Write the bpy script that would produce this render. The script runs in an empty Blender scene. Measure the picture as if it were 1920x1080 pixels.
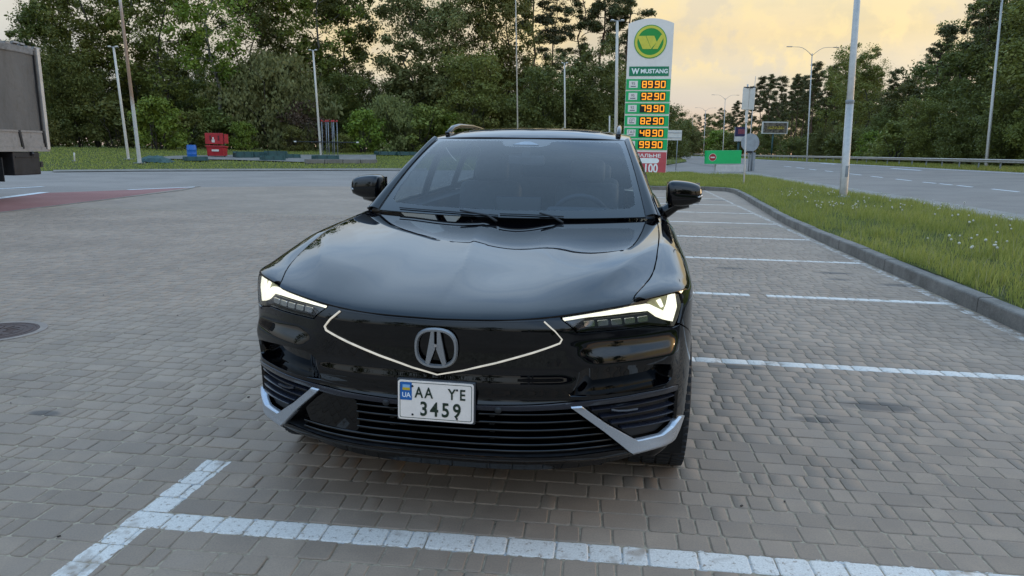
import bpy, bmesh, math, random
import numpy as np
from mathutils import Vector, Matrix
from mathutils.geometry import delaunay_2d_cdt

# ------------------------------------------------------------------ camera, sky, sun, exposure
S = bpy.context.scene
COL = S.collection
CAM_H = 1.48
PITCH, ROLL, FPX = math.radians(11.15), math.radians(0.8), 1304.0
_f = Vector((0, math.cos(PITCH), -math.sin(PITCH)))
_r0 = Vector((1, 0, 0)); _u0 = _r0.cross(_f)
_R = math.cos(ROLL) * _r0 + math.sin(ROLL) * _u0
_U = -math.sin(ROLL) * _r0 + math.cos(ROLL) * _u0
cd = bpy.data.cameras.new('camera'); cam = bpy.data.objects.new('camera', cd); COL.objects.link(cam)
cam.matrix_world = Matrix(((_R.x, _U.x, -_f.x, 0), (_R.y, _U.y, -_f.y, 0), (_R.z, _U.z, -_f.z, CAM_H), (0, 0, 0, 1)))
cd.sensor_width = 36; cd.lens = FPX / 1920 * 36; cd.clip_start = 0.05; cd.clip_end = 4000
S.camera = cam

SUN_EL, SUN_AZ = math.radians(7), math.radians(66)      # azimuth measured clockwise from +Y
W = bpy.data.worlds.new('World'); S.world = W; W.use_nodes = True
_n = W.node_tree.nodes; _l = W.node_tree.links
for n in list(_n): _n.remove(n)
def wn(t, **k):
    n = _n.new(t)
    for a, b in k.items(): setattr(n, a, b)
    return n
def wmath(op, a, b=None, c=None, clamp=False):
    n = wn('ShaderNodeMath', operation=op); n.use_clamp = clamp
    for i, v in enumerate((a, b, c)):
        if v is None: continue
        if isinstance(v, (int, float)): n.inputs[i].default_value = v
        else: _l.new(v, n.inputs[i])
    return n.outputs[0]
def wmix(f, a, b):
    n = wn('ShaderNodeMix', data_type='RGBA')
    for s, v in ((n.inputs[0], f), (n.inputs[6], a), (n.inputs[7], b)):
        if isinstance(v, (int, float)): s.default_value = v
        elif isinstance(v, tuple): s.default_value = (*v, 1)
        else: _l.new(v, s)
    return n.outputs[2]
sky = wn('ShaderNodeTexSky', sky_type='NISHITA'); sky.sun_disc = False
sky.sun_elevation = SUN_EL; sky.sun_rotation = SUN_AZ; sky.air_density = 1.2; sky.dust_density = 2.0
geo = wn('ShaderNodeTexCoord')
sep = wn('ShaderNodeSeparateXYZ'); _l.new(geo.outputs['Generated'], sep.inputs[0])
dz = sep.outputs[2]
up = wmath('MAXIMUM', dz, 0.0)
# closeness to the sunset by azimuth
dot = wn('ShaderNodeVectorMath', operation='DOT_PRODUCT'); _l.new(geo.outputs['Generated'], dot.inputs[0])
dot.inputs[1].default_value = (math.sin(SUN_AZ), math.cos(SUN_AZ), 0.0)
ms = wn('ShaderNodeMapRange'); ms.interpolation_type = 'SMOOTHSTEP'; _l.new(dot.outputs['Value'], ms.inputs[0]); ms.inputs[1].default_value = -.75; ms.inputs[2].default_value = .45
sunside = ms.outputs[0]
def wramp(stops):
    n = wn('ShaderNodeValToRGB'); cr = n.color_ramp; _l.new(up, n.inputs[0])
    while len(cr.elements) < len(stops): cr.elements.new(.5)
    for e, (p, c) in zip(cr.elements, stops): e.position = p; e.color = (*c, 1)
    return n.outputs[0]
# overcast evening: a warm band over the sunset, a pale blue-grey deck that is brightest overhead
warm_sky = wramp([(0, (.70, .45, .31)), (.03, (.64, .48, .38)), (.065, (.50, .46, .45)), (.10, (.56, .50, .44)), (.15, (.70, .53, .30)), (.205, (.76, .61, .37)), (.27, (.98, 1.10, 1.22)), (.36, (.99, 1.26, 1.58)), (.55, (.95, 1.27, 1.68)), (.78, (.77, 1.12, 1.56)), (1, (.56, .90, 1.34))])
cool_sky = wramp([(0, (.36, .37, .40)), (.10, (.46, .50, .56)), (.30, (.62, .80, 1.02)), (.60, (.78, 1.10, 1.56)), (1, (.54, .92, 1.45))])
base_sky = wmix(sunside, cool_sky, warm_sky)
den = wmath('ADD', up, 0.14)
cmb = wn('ShaderNodeCombineXYZ')
_l.new(wmath('DIVIDE', sep.outputs[0], den), cmb.inputs[0]); _l.new(wmath('DIVIDE', sep.outputs[1], den), cmb.inputs[1])
nz = wn('ShaderNodeTexNoise'); _l.new(cmb.outputs[0], nz.inputs['Vector'])
nz.inputs['Scale'].default_value = 0.8; nz.inputs['Detail'].default_value = 7; nz.inputs['Roughness'].default_value = 0.58
nz2 = wn('ShaderNodeTexNoise'); _l.new(geo.outputs['Generated'], nz2.inputs['Vector'])
nz2.inputs['Scale'].default_value = 7.0; nz2.inputs['Detail'].default_value = 8; nz2.inputs['Roughness'].default_value = 0.58
mp = wn('ShaderNodeMapRange'); mp.interpolation_type = 'SMOOTHSTEP'; _l.new(nz.outputs[0], mp.inputs[0]); mp.inputs[1].default_value = .42; mp.inputs[2].default_value = .66
mp2 = wn('ShaderNodeMapRange'); mp2.interpolation_type = 'SMOOTHSTEP'; _l.new(nz2.outputs[0], mp2.inputs[0]); mp2.inputs[1].default_value = .52; mp2.inputs[2].default_value = .58
mp3 = wn('ShaderNodeMapRange'); mp3.interpolation_type = 'SMOOTHSTEP'; _l.new(nz2.outputs[0], mp3.inputs[0]); mp3.inputs[1].default_value = .51; mp3.inputs[2].default_value = .45
dk = wn('ShaderNodeMix', data_type='RGBA'); dk.blend_type = 'MULTIPLY'; dk.inputs[0].default_value = 1.0; _l.new(base_sky, dk.inputs[6]); dk.inputs[7].default_value = (.46, .58, .73, 1)
high = wn('ShaderNodeMapRange'); _l.new(up, high.inputs[0]); high.inputs[1].default_value = .12; high.inputs[2].default_value = .4; high.inputs[3].default_value = .25; high.inputs[4].default_value = .85
cl = wmix(wmath('MULTIPLY', mp.outputs[0], high.outputs[0]), base_sky, dk.outputs[2])
lowband = wmath('MULTIPLY', sunside, wmath('SUBTRACT', 1.0, wmath('MULTIPLY', up, 2.6, clamp=True), clamp=True))
pu = wn('ShaderNodeMapRange'); pu.interpolation_type = 'SMOOTHSTEP'; _l.new(up, pu.inputs[0]); pu.inputs[1].default_value = .075; pu.inputs[2].default_value = .125
cl = wmix(wmath('MULTIPLY', wmath('MULTIPLY', mp2.outputs[0], pu.outputs[0]), wmath('MULTIPLY', lowband, .85)), cl, (.82, .62, .29))
cl = wmix(wmath('MULTIPLY', mp3.outputs[0], wmath('MULTIPLY', lowband, .75)), cl, (.47, .42, .39))
b1 = wn('ShaderNodeBackground'); _l.new(sky.outputs[0], b1.inputs[0]); b1.inputs[1].default_value = 0.05
b2 = wn('ShaderNodeBackground'); _l.new(cl, b2.inputs[0]); b2.inputs[1].default_value = 1.10
add = wn('ShaderNodeAddShader'); _l.new(b1.outputs[0], add.inputs[0]); _l.new(b2.outputs[0], add.inputs[1])
wo = wn('ShaderNodeOutputWorld'); _l.new(add.outputs[0], wo.inputs[0])

sd = bpy.data.lights.new('sun', 'SUN'); sd.energy = 0.8; sd.angle = math.radians(14); sd.color = (1, .80, .56)
sun = bpy.data.objects.new('sun', sd); COL.objects.link(sun)
_sv = Vector((math.sin(SUN_AZ) * math.cos(SUN_EL), math.cos(SUN_AZ) * math.cos(SUN_EL), math.sin(SUN_EL)))
sun.rotation_euler = _sv.to_track_quat('Z', 'Y').to_euler(); sun.location = (0, 0, 40)

S.view_settings.view_transform = 'Standard'; S.view_settings.look = 'None'
S.view_settings.gamma = 1.0; S.view_settings.exposure = 0.0; S.view_settings.use_curve_mapping = False
S.cycles.max_bounces = 8; S.cycles.transparent_max_bounces = 24; S.cycles.use_denoising = True

# ------------------------------------------------------------------ helpers
def ray(px, py):
    return _f + _R * ((px - 960) / FPX) - _U * ((py - 540) / FPX)
ROADA = math.radians(8.7); CA, SA = math.cos(ROADA), math.sin(ROADA)
def pq(x, y): return x * CA - y * SA, x * SA + y * CA
def xy(p, q): return p * CA + q * SA, -p * SA + q * CA
def sstep(a, b, v):
    t = np.clip((v - a) / (b - a), 0, 1); return t * t * (3 - 2 * t)
def tz(x, y):
    x = np.asarray(x, float); y = np.asarray(y, float)
    p, q = pq(x, y)
    d = (x + 25.84) * -.503 + (y - 40.94) * .864
    wl = 1 - sstep(-14, -5, p)
    return .050 * np.clip(d, 0, 26) * wl + .045 * np.clip(p - 9.7, 0, 14.5)
def gnd(px, py, dz=0.0):
    d = ray(px, py); lo, hi = 1.0, 1.0
    f = lambda k: CAM_H + k * d.z - float(tz(k * d.x, k * d.y)) - dz
    while f(hi) > 0 and hi < 2000: lo = hi; hi *= 1.05
    for _ in range(40):
        m = (lo + hi) / 2
        if f(m) > 0: lo = m
        else: hi = m
    return Vector((d.x * hi, d.y * hi, float(tz(d.x * hi, d.y * hi)) + dz))
def at(px, py, Y):
    d = ray(px, py); k = Y / d.y
    return Vector((d.x * k, Y, CAM_H + k * d.z))

def tag(o, label=None, cat=None, group=None, kind=None):
    if label: o['label'] = label
    if cat: o['category'] = cat
    if group: o['group'] = group
    if kind: o['kind'] = kind
    return o
def empty(name, loc=(0, 0, 0), rz=0.0, label=None, cat=None, group=None):
    o = bpy.data.objects.new(name, None); COL.objects.link(o); o.location = loc; o.rotation_euler = (0, 0, rz)
    o.empty_display_size = .1
    return tag(o, label, cat, group)
def link(name, me, parent=None, mat=None):
    o = bpy.data.objects.new(name, me); COL.objects.link(o)
    if parent is not None: o.parent = parent
    if mat is not None and not me.materials: me.materials.append(mat)
    return o
def np_mesh(name, V, F, mat=None, smooth=False):
    """V (n,3); F (m,k) array of equal-size faces"""
    V = np.asarray(V, np.float32); F = np.asarray(F, np.int32)
    me = bpy.data.meshes.new(name); m, k = F.shape
    me.vertices.add(len(V)); me.vertices.foreach_set('co', V.ravel())
    me.loops.add(m * k); me.loops.foreach_set('vertex_index', F.ravel())
    me.polygons.add(m); me.polygons.foreach_set('loop_start', np.arange(0, m * k, k, dtype=np.int32))
    me.update(calc_edges=True)
    if smooth: me.polygons.foreach_set('use_smooth', np.ones(m, bool))
    if mat is not None: me.materials.append(mat)
    return me
def py_mesh(name, V, F, mat=None, smooth=False):
    me = bpy.data.meshes.new(name); me.from_pydata([tuple(v) for v in V], [], F); me.update()
    if smooth: me.polygons.foreach_set('use_smooth', [True] * len(me.polygons))
    if mat is not None: me.materials.append(mat)
    return me
class MB:
    def __init__(s): s.V = []; s.F = []
    def add(s, V, F):
        o = len(s.V); s.V += [Vector(v) for v in V]; s.F += [[i + o for i in f] for f in F]; return s
    def box(s, c, d, rot=None, bev=0.0):
        hx, hy, hz = d[0] / 2, d[1] / 2, d[2] / 2
        if bev <= 0:
            V = [Vector((x, y, z)) for x in (-hx, hx) for y in (-hy, hy) for z in (-hz, hz)]
            F = [[0, 1, 3, 2], [4, 6, 7, 5], [0, 4, 5, 1], [2, 3, 7, 6], [0, 2, 6, 4], [1, 5, 7, 3]]
        else:
            bm = bmesh.new(); bmesh.ops.create_cube(bm, size=1)
            for v in bm.verts: v.co = Vector((v.co.x * d[0], v.co.y * d[1], v.co.z * d[2]))
            bmesh.ops.bevel(bm, geom=bm.edges[:], offset=bev, segments=2, affect='EDGES', profile=.5)
            bm.verts.index_update()
            V = [v.co.copy() for v in bm.verts]; F = [[v.index for v in f.verts] for f in bm.faces]; bm.free()
        if rot is not None: V = [rot @ v for v in V]
        return s.add([v + Vector(c) for v in V], F)
    def tube(s, pts, rad, n=8, cap=True):
        pts = [Vector(p) for p in pts]
        if isinstance(rad, (int, float)): rad = [rad] * len(pts)
        V = []; F = []; pr = None
        for i, p in enumerate(pts):
            t = (pts[min(i + 1, len(pts) - 1)] - pts[max(i - 1, 0)]).normalized()
            if pr is None: a = t.orthogonal().normalized()
            else: a = (pr - t * pr.dot(t)).normalized()
            pr = a; b = t.cross(a)
            for k in range(n):
                w = 2 * math.pi * k / n
                V.append(p + (a * math.cos(w) + b * math.sin(w)) * rad[i])
        for i in range(len(pts) - 1):
            for k in range(n):
                F.append([i * n + k, i * n + (k + 1) % n, (i + 1) * n + (k + 1) % n, (i + 1) * n + k])
        if cap: F.append(list(range(n))[::-1]); F.append([len(V) - n + k for k in range(n)])
        return s.add(V, F)
    def lathe(s, prof, c=(0, 0, 0), n=24, axis='z'):
        V = []; F = []
        for r, z in prof:
            for k in range(n):
                w = 2 * math.pi * k / n
                p = (r * math.cos(w), r * math.sin(w), z)
                if axis == 'x': p = (p[2], p[0], p[1])
                if axis == 'y': p = (p[0], p[2], p[1])
                V.append(Vector(p) + Vector(c))
        for i in range(len(prof) - 1):
            for k in range(n):
                q = [i * n + k, i * n + (k + 1) % n, (i + 1) * n + (k + 1) % n, (i + 1) * n + k]
                F.append(q[::-1] if axis == 'y' else q)
        return s.add(V, F)
    def prism(s, poly, fn, depth):
        """poly 2D, fn(u,v,w)->3D, w in {0,depth}"""
        n = len(poly); V = [fn(u, v, 0) for u, v in poly] + [fn(u, v, depth) for u, v in poly]
        F = [list(range(n)), list(range(2 * n - 1, n - 1, -1))] + [[i, i + n, (i + 1) % n + n, (i + 1) % n] for i in range(n)]
        return s.add(V, F)
    def mesh(s, name, mat=None, smooth=False): return py_mesh(name, s.V, s.F, mat, smooth)
    def build(s, name, mat=None, parent=None, smooth=False, angle=None):
        me = s.mesh(name, mat, smooth or angle is not None)
        if angle is not None: me.set_sharp_from_angle(angle=math.radians(angle))
        return link(name, me, parent)
FONT_CACHE = {}
def text_mesh(name, body, size, mat, depth=0.0, font_scale=(1, 1), align='CENTER', offset=0.0, spacing=1.0):
    c = bpy.data.curves.new(name, 'FONT'); c.body = body; c.size = size; c.align_x = align; c.align_y = 'CENTER'
    c.extrude = depth; c.offset = offset; c.resolution_u = 4; c.space_character = spacing
    o = bpy.data.objects.new(name, c); COL.objects.link(o)
    dg = bpy.context.evaluated_depsgraph_get()
    me = bpy.data.meshes.new_from_object(o.evaluated_get(dg)); bpy.data.objects.remove(o); bpy.data.curves.remove(c)
    for v in me.vertices: v.co.x *= font_scale[0]; v.co.y *= font_scale[1]
    me.name = name; me.materials.clear(); me.materials.append(mat)
    return me

# ------------------------------------------------------------------ materials
class NT:
    def __init__(s, name):
        s.m = bpy.data.materials.new(name); s.m.use_nodes = True; s.t = s.m.node_tree; s.n = s.t.nodes; s.l = s.t.links
        s.b = s.n['Principled BSDF']; s.out = s.n['Material Output']
    def node(s, t, **k):
        n = s.n.new(t)
        for a, b in k.items(): setattr(n, a, b)
        return n
    def put(s, sock, v):
        if v is None: return
        if isinstance(v, (int, float)): sock.default_value = v
        elif isinstance(v, tuple): sock.default_value = (*v, 1) if len(v) == 3 and sock.type == 'RGBA' else v
        else: s.l.new(v, sock)
    def math(s, op, a, b=None, c=None, clamp=False):
        n = s.node('ShaderNodeMath', operation=op); n.use_clamp = clamp
        for i, v in enumerate((a, b, c)): s.put(n.inputs[i], v)
        return n.outputs[0]
    def mix(s, f, a, b, blend='MIX'):
        n = s.node('ShaderNodeMix', data_type='RGBA'); n.blend_type = blend
        s.put(n.inputs[0], f); s.put(n.inputs[6], a); s.put(n.inputs[7], b); return n.outputs[2]
    def noise(s, scale, detail=4, rough=.55, vec=None):
        n = s.node('ShaderNodeTexNoise'); n.inputs['Scale'].default_value = scale; n.inputs['Detail'].default_value = detail
        n.inputs['Roughness'].default_value = rough
        if vec is not None: s.l.new(vec, n.inputs['Vector'])
        return n.outputs[0]
    def ramp(s, v, a, b, lo=0., hi=1., smooth=True):
        n = s.node('ShaderNodeMapRange'); n.interpolation_type = 'SMOOTHSTEP' if smooth else 'LINEAR'
        s.put(n.inputs[0], v); n.inputs[1].default_value = a; n.inputs[2].default_value = b; n.inputs[3].default_value = lo; n.inputs[4].default_value = hi
        return n.outputs[0]
    def bump(s, h, st=.3, dist=.01):
        n = s.node('ShaderNodeBump'); n.inputs['Strength'].default_value = st; n.inputs['Distance'].default_value = dist
        s.l.new(h, n.inputs['Height']); s.l.new(n.outputs[0], s.b.inputs['Normal'])
    def pos(s): return s.node('ShaderNodeNewGeometry').outputs['Position']
    def obj(s): return s.node('ShaderNodeTexCoord').outputs['Object']
    def set(s, **k):
        names = dict(col='Base Color', rough='Roughness', metal='Metallic', spec='Specular IOR Level', coat='Coat Weight', coatr='Coat Roughness', emi='Emission Color', emis='Emission Strength', ior='IOR', alpha='Alpha', trans='Transmission Weight')
        for a, v in k.items(): s.put(s.b.inputs[names[a]], v)
        return s
def pm(name, col, rough=.6, metal=0., var=.25, scale=8., bump=0., spec=.5, coat=0., coatr=.03, emi=None, emis=0., dirt=None, dist=.004):
    """plain procedural material: base colour broken up by two noises, rough variation, optional fine relief"""
    t = NT(name); v = t.obj()
    n1 = t.noise(scale, 5, .6, v); n2 = t.noise(scale * 6.3, 3, .5, v)
    f = t.math('MULTIPLY_ADD', n1, .7, t.math('MULTIPLY', n2, .3))
    dark = tuple(c * (1 - var) for c in col); lite = tuple(min(1, c * (1 + var)) for c in col)
    c = t.mix(t.ramp(f, .3, .7), dark, lite)
    if dirt: c = t.mix(t.ramp(n1, .52, .75, 0, .8), c, dirt)
    t.set(col=c, rough=t.ramp(n1, .25, .75, max(0, rough * .85), min(1, rough * 1.15)), metal=metal, spec=spec, coat=coat, coatr=coatr)
    if emi: t.set(emi=emi, emis=emis)
    if bump: t.bump(t.math('ADD', n1, t.math('MULTIPLY', n2, .5)), bump, dist)
    return t.m
# ------------------------------------------------------------------ ground, paving, road
rng = np.random.default_rng(7); random.seed(7)
ROWP, Q0 = .1218, 2.38
LINES = [Q0 + ROWP * k for k in (22, 43, 65, 87, 110, 132, 156, 179)]
def paint_mask(t):
    """where white parking paint lies, from world position; 0..1 with wear"""
    g = t.pos(); sp = t.node('ShaderNodeSeparateXYZ'); t.l.new(g, sp.inputs[0]); X, Y = sp.outputs[0], sp.outputs[1]
    P = t.math('SUBTRACT', t.math('MULTIPLY', X, CA), t.math('MULTIPLY', Y, SA))
    Q = t.math('ADD', t.math('MULTIPLY', X, SA), t.math('MULTIPLY', Y, CA))
    edge = t.math('MULTIPLY', t.math('SUBTRACT', t.noise(16, 3, .6, g), .5), .03)
    Pe = t.math('ADD', P, edge); Qe = t.math('ADD', Q, edge)
    def band(v, c, hw): return t.math('LESS_THAN', t.math('ABSOLUTE', t.math('SUBTRACT', v, c)), hw)
    inside = t.math('MULTIPLY', t.math('GREATER_THAN', P, -1.8), t.math('LESS_THAN', P, 3.36))
    m = None
    for q in LINES:
        b = band(Qe, q, .058); m = b if m is None else t.math('MAXIMUM', m, b)
    gap = t.math('MULTIPLY', band(Q, LINES[1], .2), band(P, 1.50, .09))
    m = t.math('MULTIPLY', m, t.math('SUBTRACT', 1.0, gap))
    bot = band(t.math('SUBTRACT', Qe, t.math('MULTIPLY', t.math('ADD', P, .55), .044)), Q0, .060)
    m = t.math('MULTIPLY', t.math('MAXIMUM', m, bot), inside)
    tl = t.math('MULTIPLY', band(Pe, -1.85, .062), band(Q, 2.29, .58))
    m = t.math('MAXIMUM', m, tl)
    side = t.math('MULTIPLY', band(Pe, 3.39, .055), t.math('GREATER_THAN', Q, 3.2))
    faint = t.ramp(t.noise(9, 5, .7, g), .42, .60, 0.0, .75)
    m = t.math('MAXIMUM', m, t.math('MULTIPLY', side, faint))
    wear = t.ramp(t.noise(38, 6, .75, g), .34, .46, .0, 1.0)
    wear2 = t.ramp(t.noise(5.5, 3, .65, g), .30, .46, .25, 1.0)
    return t.math('MULTIPLY', m, t.math('MULTIPLY', wear, wear2)), P, Q
STAINS = [(1530, 787, .16, .05), (1650, 762, .25, .10), (1385, 688, .22, .05), (1370, 503, .22, .10), (1565, 512, .25, .10), (1570, 524, .16, .07), (1690, 535, .3, .12), (85, 775, .11, .05), (1345, 375, .5, .3)]
def stain_mask(t, P, Q):
    g = t.pos(); wob = t.math('MULTIPLY', t.math('SUBTRACT', t.noise(7, 4, .6, g), .5), .9)
    m = None
    for px, py, a, b in STAINS:
        v = gnd(px, py); p0, q0 = pq(v.x, v.y)
        e = t.math('ADD', t.math('POWER', t.math('DIVIDE', t.math('SUBTRACT', P, p0), a), 2.0), t.math('POWER', t.math('DIVIDE', t.math('SUBTRACT', Q, q0), b), 2.0))
        s = t.ramp(t.math('ADD', e, wob), 1.1, .25, 0, 1)
        m = s if m is None else t.math('MAXIMUM', m, s)
    return m
def paver_like(name, far):
    t = NT(name); m, P, Q = paint_mask(t); g = t.pos()
    big = t.noise(.55, 5, .6, g); mid = t.noise(5, 5, .6, g); fine = t.noise(140, 3, .6, g)
    base = t.mix(t.ramp(big, .35, .68), (0.254, 0.182, 0.128), (0.337, 0.242, 0.171))
    base = t.mix(t.ramp(mid, .40, .72, 0, .45), base, (0.402, 0.291, 0.204))
    oi = t.node('ShaderNodeObjectInfo').outputs['Random']; isl = t.node('ShaderNodeNewGeometry').outputs['Random Per Island']
    if far:
        cm = t.node('ShaderNodeCombineXYZ'); t.put(cm.inputs[0], P); t.put(cm.inputs[1], t.math('ADD', Q, -Q0 + ROWP / 2 + 40 * ROWP))
        br = t.node('ShaderNodeTexBrick'); t.l.new(cm.outputs[0], br.inputs['Vector'])
        br.inputs['Scale'].default_value = 1.0; br.inputs['Brick Width'].default_value = .135; br.inputs['Row Height'].default_value = ROWP
        br.inputs['Mortar Size'].default_value = .006; br.inputs['Mortar Smooth'].default_value = .4; br.offset = .37; br.offset_frequency = 3; br.squash = 1.3; br.squash_frequency = 4
        br.inputs['Color1'].default_value = (1, 1, 1, 1); br.inputs['Color2'].default_value = (0, 0, 0, 1); br.inputs['Mortar'].default_value = (.5, .5, .5, 1)
        rnd = br.outputs['Color']; joint = br.outputs['Fac']
    else:
        rnd = t.math('FRACT', t.math('ADD', oi, isl)); joint = None
    v = t.ramp(rnd, 0, 1, .90, 1.10, False)
    hs = t.node('ShaderNodeHueSaturation'); t.put(hs.inputs['Color'], base); t.put(hs.inputs['Value'], v); base = hs.outputs[0]
    base = t.mix(t.ramp(fine, .35, .7, 0, .22), base, (.09, .085, .08))
    st = stain_mask(t, P, Q)
    base = t.mix(t.math('MULTIPLY', st, .62), base, (.045, .043, .042))
    drip = t.ramp(t.noise(1.7, 6, .75, g), .64, .74, 0, .35)
    base = t.mix(drip, base, (.10, .095, .09))
    white = t.mix(t.ramp(fine, .3, .7), (.58, .51, .44), (.72, .65, .57))
    if far: base = t.mix(t.math('MULTIPLY', joint, .55), base, (.23, .205, .165)); m = t.math('MULTIPLY', m, t.math('MULTIPLY_ADD', joint, -.5, 1.0))
    c = t.mix(m, base, white)
    t.set(col=c, rough=t.ramp(mid, .3, .7, .62, .85), spec=.35)
    h = t.math('ADD', t.math('MULTIPLY', fine, .5), mid)
    if far: h = t.math('SUBTRACT', h, t.math('MULTIPLY', joint, 1.2))
    t.bump(h, .35, .004)
    return t.m
M_PAVER = paver_like('paver_concrete', False)
M_PAVEFAR = paver_like('paver_far', True)
t = NT('joint_sand'); m, P, Q = paint_mask(t); g = t.pos()
c = t.mix(t.ramp(t.noise(30, 5, .65, g), .35, .65), (.27, .205, .140), (.40, .315, .220))
c = t.mix(t.ramp(t.noise(6, 4, .6, g), .58, .68, 0, .75), c, (.08, .072, .055))
c = t.mix(t.math('MULTIPLY', m, t.ramp(t.noise(22, 4, .6, g), .45, .6, 0, .7)), c, (.5, .51, .52))
t.set(col=c, rough=.95, spec=.2); t.bump(t.noise(220, 3, .6, g), .5, .004); M_JOINT = t.m

def asphalt(name, a, b, tint=(.09, .085, .08)):
    t = NT(name); g = t.pos()
    c = t.mix(t.ramp(t.noise(.35, 5, .6, g), .35, .65), a, b)
    c = t.mix(t.ramp(t.noise(2.2, 6, .7, g), .55, .72, 0, .6), c, tint)
    c = t.mix(t.ramp(t.noise(90, 2, .5, g), .4, .65, 0, .35), c, tuple(min(1, x * 1.7) for x in b))
    t.set(col=c, rough=.85, spec=.3); t.bump(t.noise(150, 3, .6, g), .4, .005); return t.m
M_ASPH = asphalt('asphalt_yard', (0.202, 0.167, 0.140), (0.260, 0.217, 0.182), (0.166, 0.136, 0.112))
M_ROAD = asphalt('asphalt_road', (0.175, 0.144, 0.120), (0.226, 0.187, 0.154), (0.140, 0.114, 0.096))
M_REDASPH = asphalt('red_asphalt', (.21, .085, .070), (.27, .125, .105), (.17, .09, .075))
t = NT('lane_paint'); g = t.pos()
c = t.mix(t.ramp(t.noise(14, 6, .7, g), .32, .5), (.30, .30, .30), (.66, .66, .65)); t.set(col=c, rough=.7); M_LANE = t.m
t = NT('gravel_shoulder'); g = t.pos()
c = t.mix(t.ramp(t.noise(60, 4, .7, g), .3, .7), (0.196, 0.171, 0.145), (0.391, 0.348, 0.300)); c = t.mix(t.ramp(t.noise(1.4, 5, .6, g), .5, .7, 0, .6), c, (0.138, 0.139, 0.070))
t.set(col=c, rough=.95, spec=.2); t.bump(t.noise(120, 4, .7, g), .8, .01); M_GRAVEL = t.m
def soilgrass(name, a, b, soil, k=.5):
    t = NT(name); g = t.pos()
    c = t.mix(t.ramp(t.noise(11, 6, .7, g), .3, .7), a, b)
    c = t.mix(t.ramp(t.noise(.8, 5, .65, g), .5, .68, 0, k), c, soil)
    c = t.mix(t.ramp(t.noise(90, 3, .7, g), .45, .7, 0, .5), c, tuple(x * .45 for x in a))
    t.set(col=c, rough=1.0, spec=.1); t.bump(t.noise(35, 5, .7, g), 1.0, .06); return t.m
M_VERGE = soilgrass('verge_turf', (.085, .100, .028), (.150, .165, .050), (.15, .125, .07))
M_FIELD = soilgrass('field_turf', (.075, .090, .026), (.140, .145, .046), (.16, .13, .085), .7)
t = NT('kerb_concrete'); g = t.pos()
c = t.mix(t.ramp(t.noise(3, 6, .7, g), .3, .7), (0.125, 0.108, 0.090), (0.237, 0.207, 0.175)); c = t.mix(t.ramp(t.noise(60, 3, .6, g), .4, .7, 0, .4), c, (0.300, 0.258, 0.210))
t.set(col=c, rough=.9, spec=.3); t.bump(t.noise(90, 4, .6, g), .5, .005); M_KERB = t.m

def sheet(name, poly, dz, mat, step=None, parent=None, kind='structure', zfun=None):
    """flat or terrain-following sheet from an xy polygon"""
    P = [Vector(p) for p in poly]
    if step:
        dense = []
        for i in range(len(P)):
            a, b = P[i], P[(i + 1) % len(P)]; n = max(1, int((b - a).length / step))
            dense += [a.lerp(b, k / n) for k in range(n)]
        P = dense
    V2 = list(P); E = [(i, (i + 1) % len(P)) for i in range(len(P))]
    if step:
        xs = [p.x for p in P]; ys = [p.y for p in P]
        for x in np.arange(min(xs), max(xs), step):
            for y in np.arange(min(ys), max(ys), step):
                if inpoly(x, y, P): V2.append(Vector((x, y)))
    r = delaunay_2d_cdt(V2, E, [], 1, 1e-5)
    co = [(v.x, v.y, (float(zfun(v.x, v.y)) if zfun else float(tz(v.x, v.y))) + dz) for v in r[0]]
    F = []
    for f in r[2]:
        f = list(f); cx = sum(r[0][i].x for i in f) / 3; cy = sum(r[0][i].y for i in f) / 3
        if not inpoly(cx, cy, P): continue
        a, b, c = (r[0][i] for i in f[:3])
        if (b.x - a.x) * (c.y - a.y) - (b.y - a.y) * (c.x - a.x) < 0: f = f[::-1]
        F.append(f)
    o = link(name, py_mesh(name, co, F, mat, True), parent)
    if kind: o['kind'] = kind
    return o
def inpoly(x, y, P):
    c = False; n = len(P); j = n - 1
    for i in range(n):
        if (P[i][1] > y) != (P[j][1] > y) and x < (P[j][0] - P[i][0]) * (y - P[i][1]) / (P[j][1] - P[i][1]) + P[i][0]: c = not c
        j = i
    return c
def inpoly_np(x, y, P):
    c = np.zeros(len(x), bool); j = len(P) - 1
    for i in range(len(P)):
        yi, yj, xi, xj = P[i][1], P[j][1], P[i][0], P[j][0]
        if yi != yj: c ^= ((yi > y) != (yj > y)) & (x < (xj - xi) * (y - yi) / (yj - yi) + xi)
        j = i
    return c

# open land out to the horizon, one sheet
gx = np.unique(np.concatenate([np.linspace(-2500, -150, 12), np.linspace(-150, 150, 101), np.linspace(150, 2500, 12)]))
gy = np.unique(np.concatenate([np.linspace(-2500, -60, 10), np.linspace(-60, 260, 107), np.linspace(260, 3000, 14)]))
GX, GY = np.meshgrid(gx, gy); GZ = tz(GX, GY) - .06
idx = np.arange(GX.size).reshape(GX.shape)
Fq = np.stack([idx[:-1, :-1], idx[:-1, 1:], idx[1:, 1:], idx[1:, :-1]], -1).reshape(-1, 4)
land = link('ground', np_mesh('ground', np.stack([GX.ravel(), GY.ravel(), GZ.ravel()], 1), Fq, M_FIELD, True)); land['kind'] = 'structure'

def PQ(l): return [xy(p, q) for p, q in l]
# yard asphalt and access road
yard = [(-75, -30), (-75, 12.3), (-25.84, 40.94), (-8.6, 50.97), (2, 57.2), (10, 74), (15, 100)] + PQ([(10.35, 118), (10.35, -32)])
sheet('asphalt_yard', yard, -.024, M_ASPH)
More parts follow.
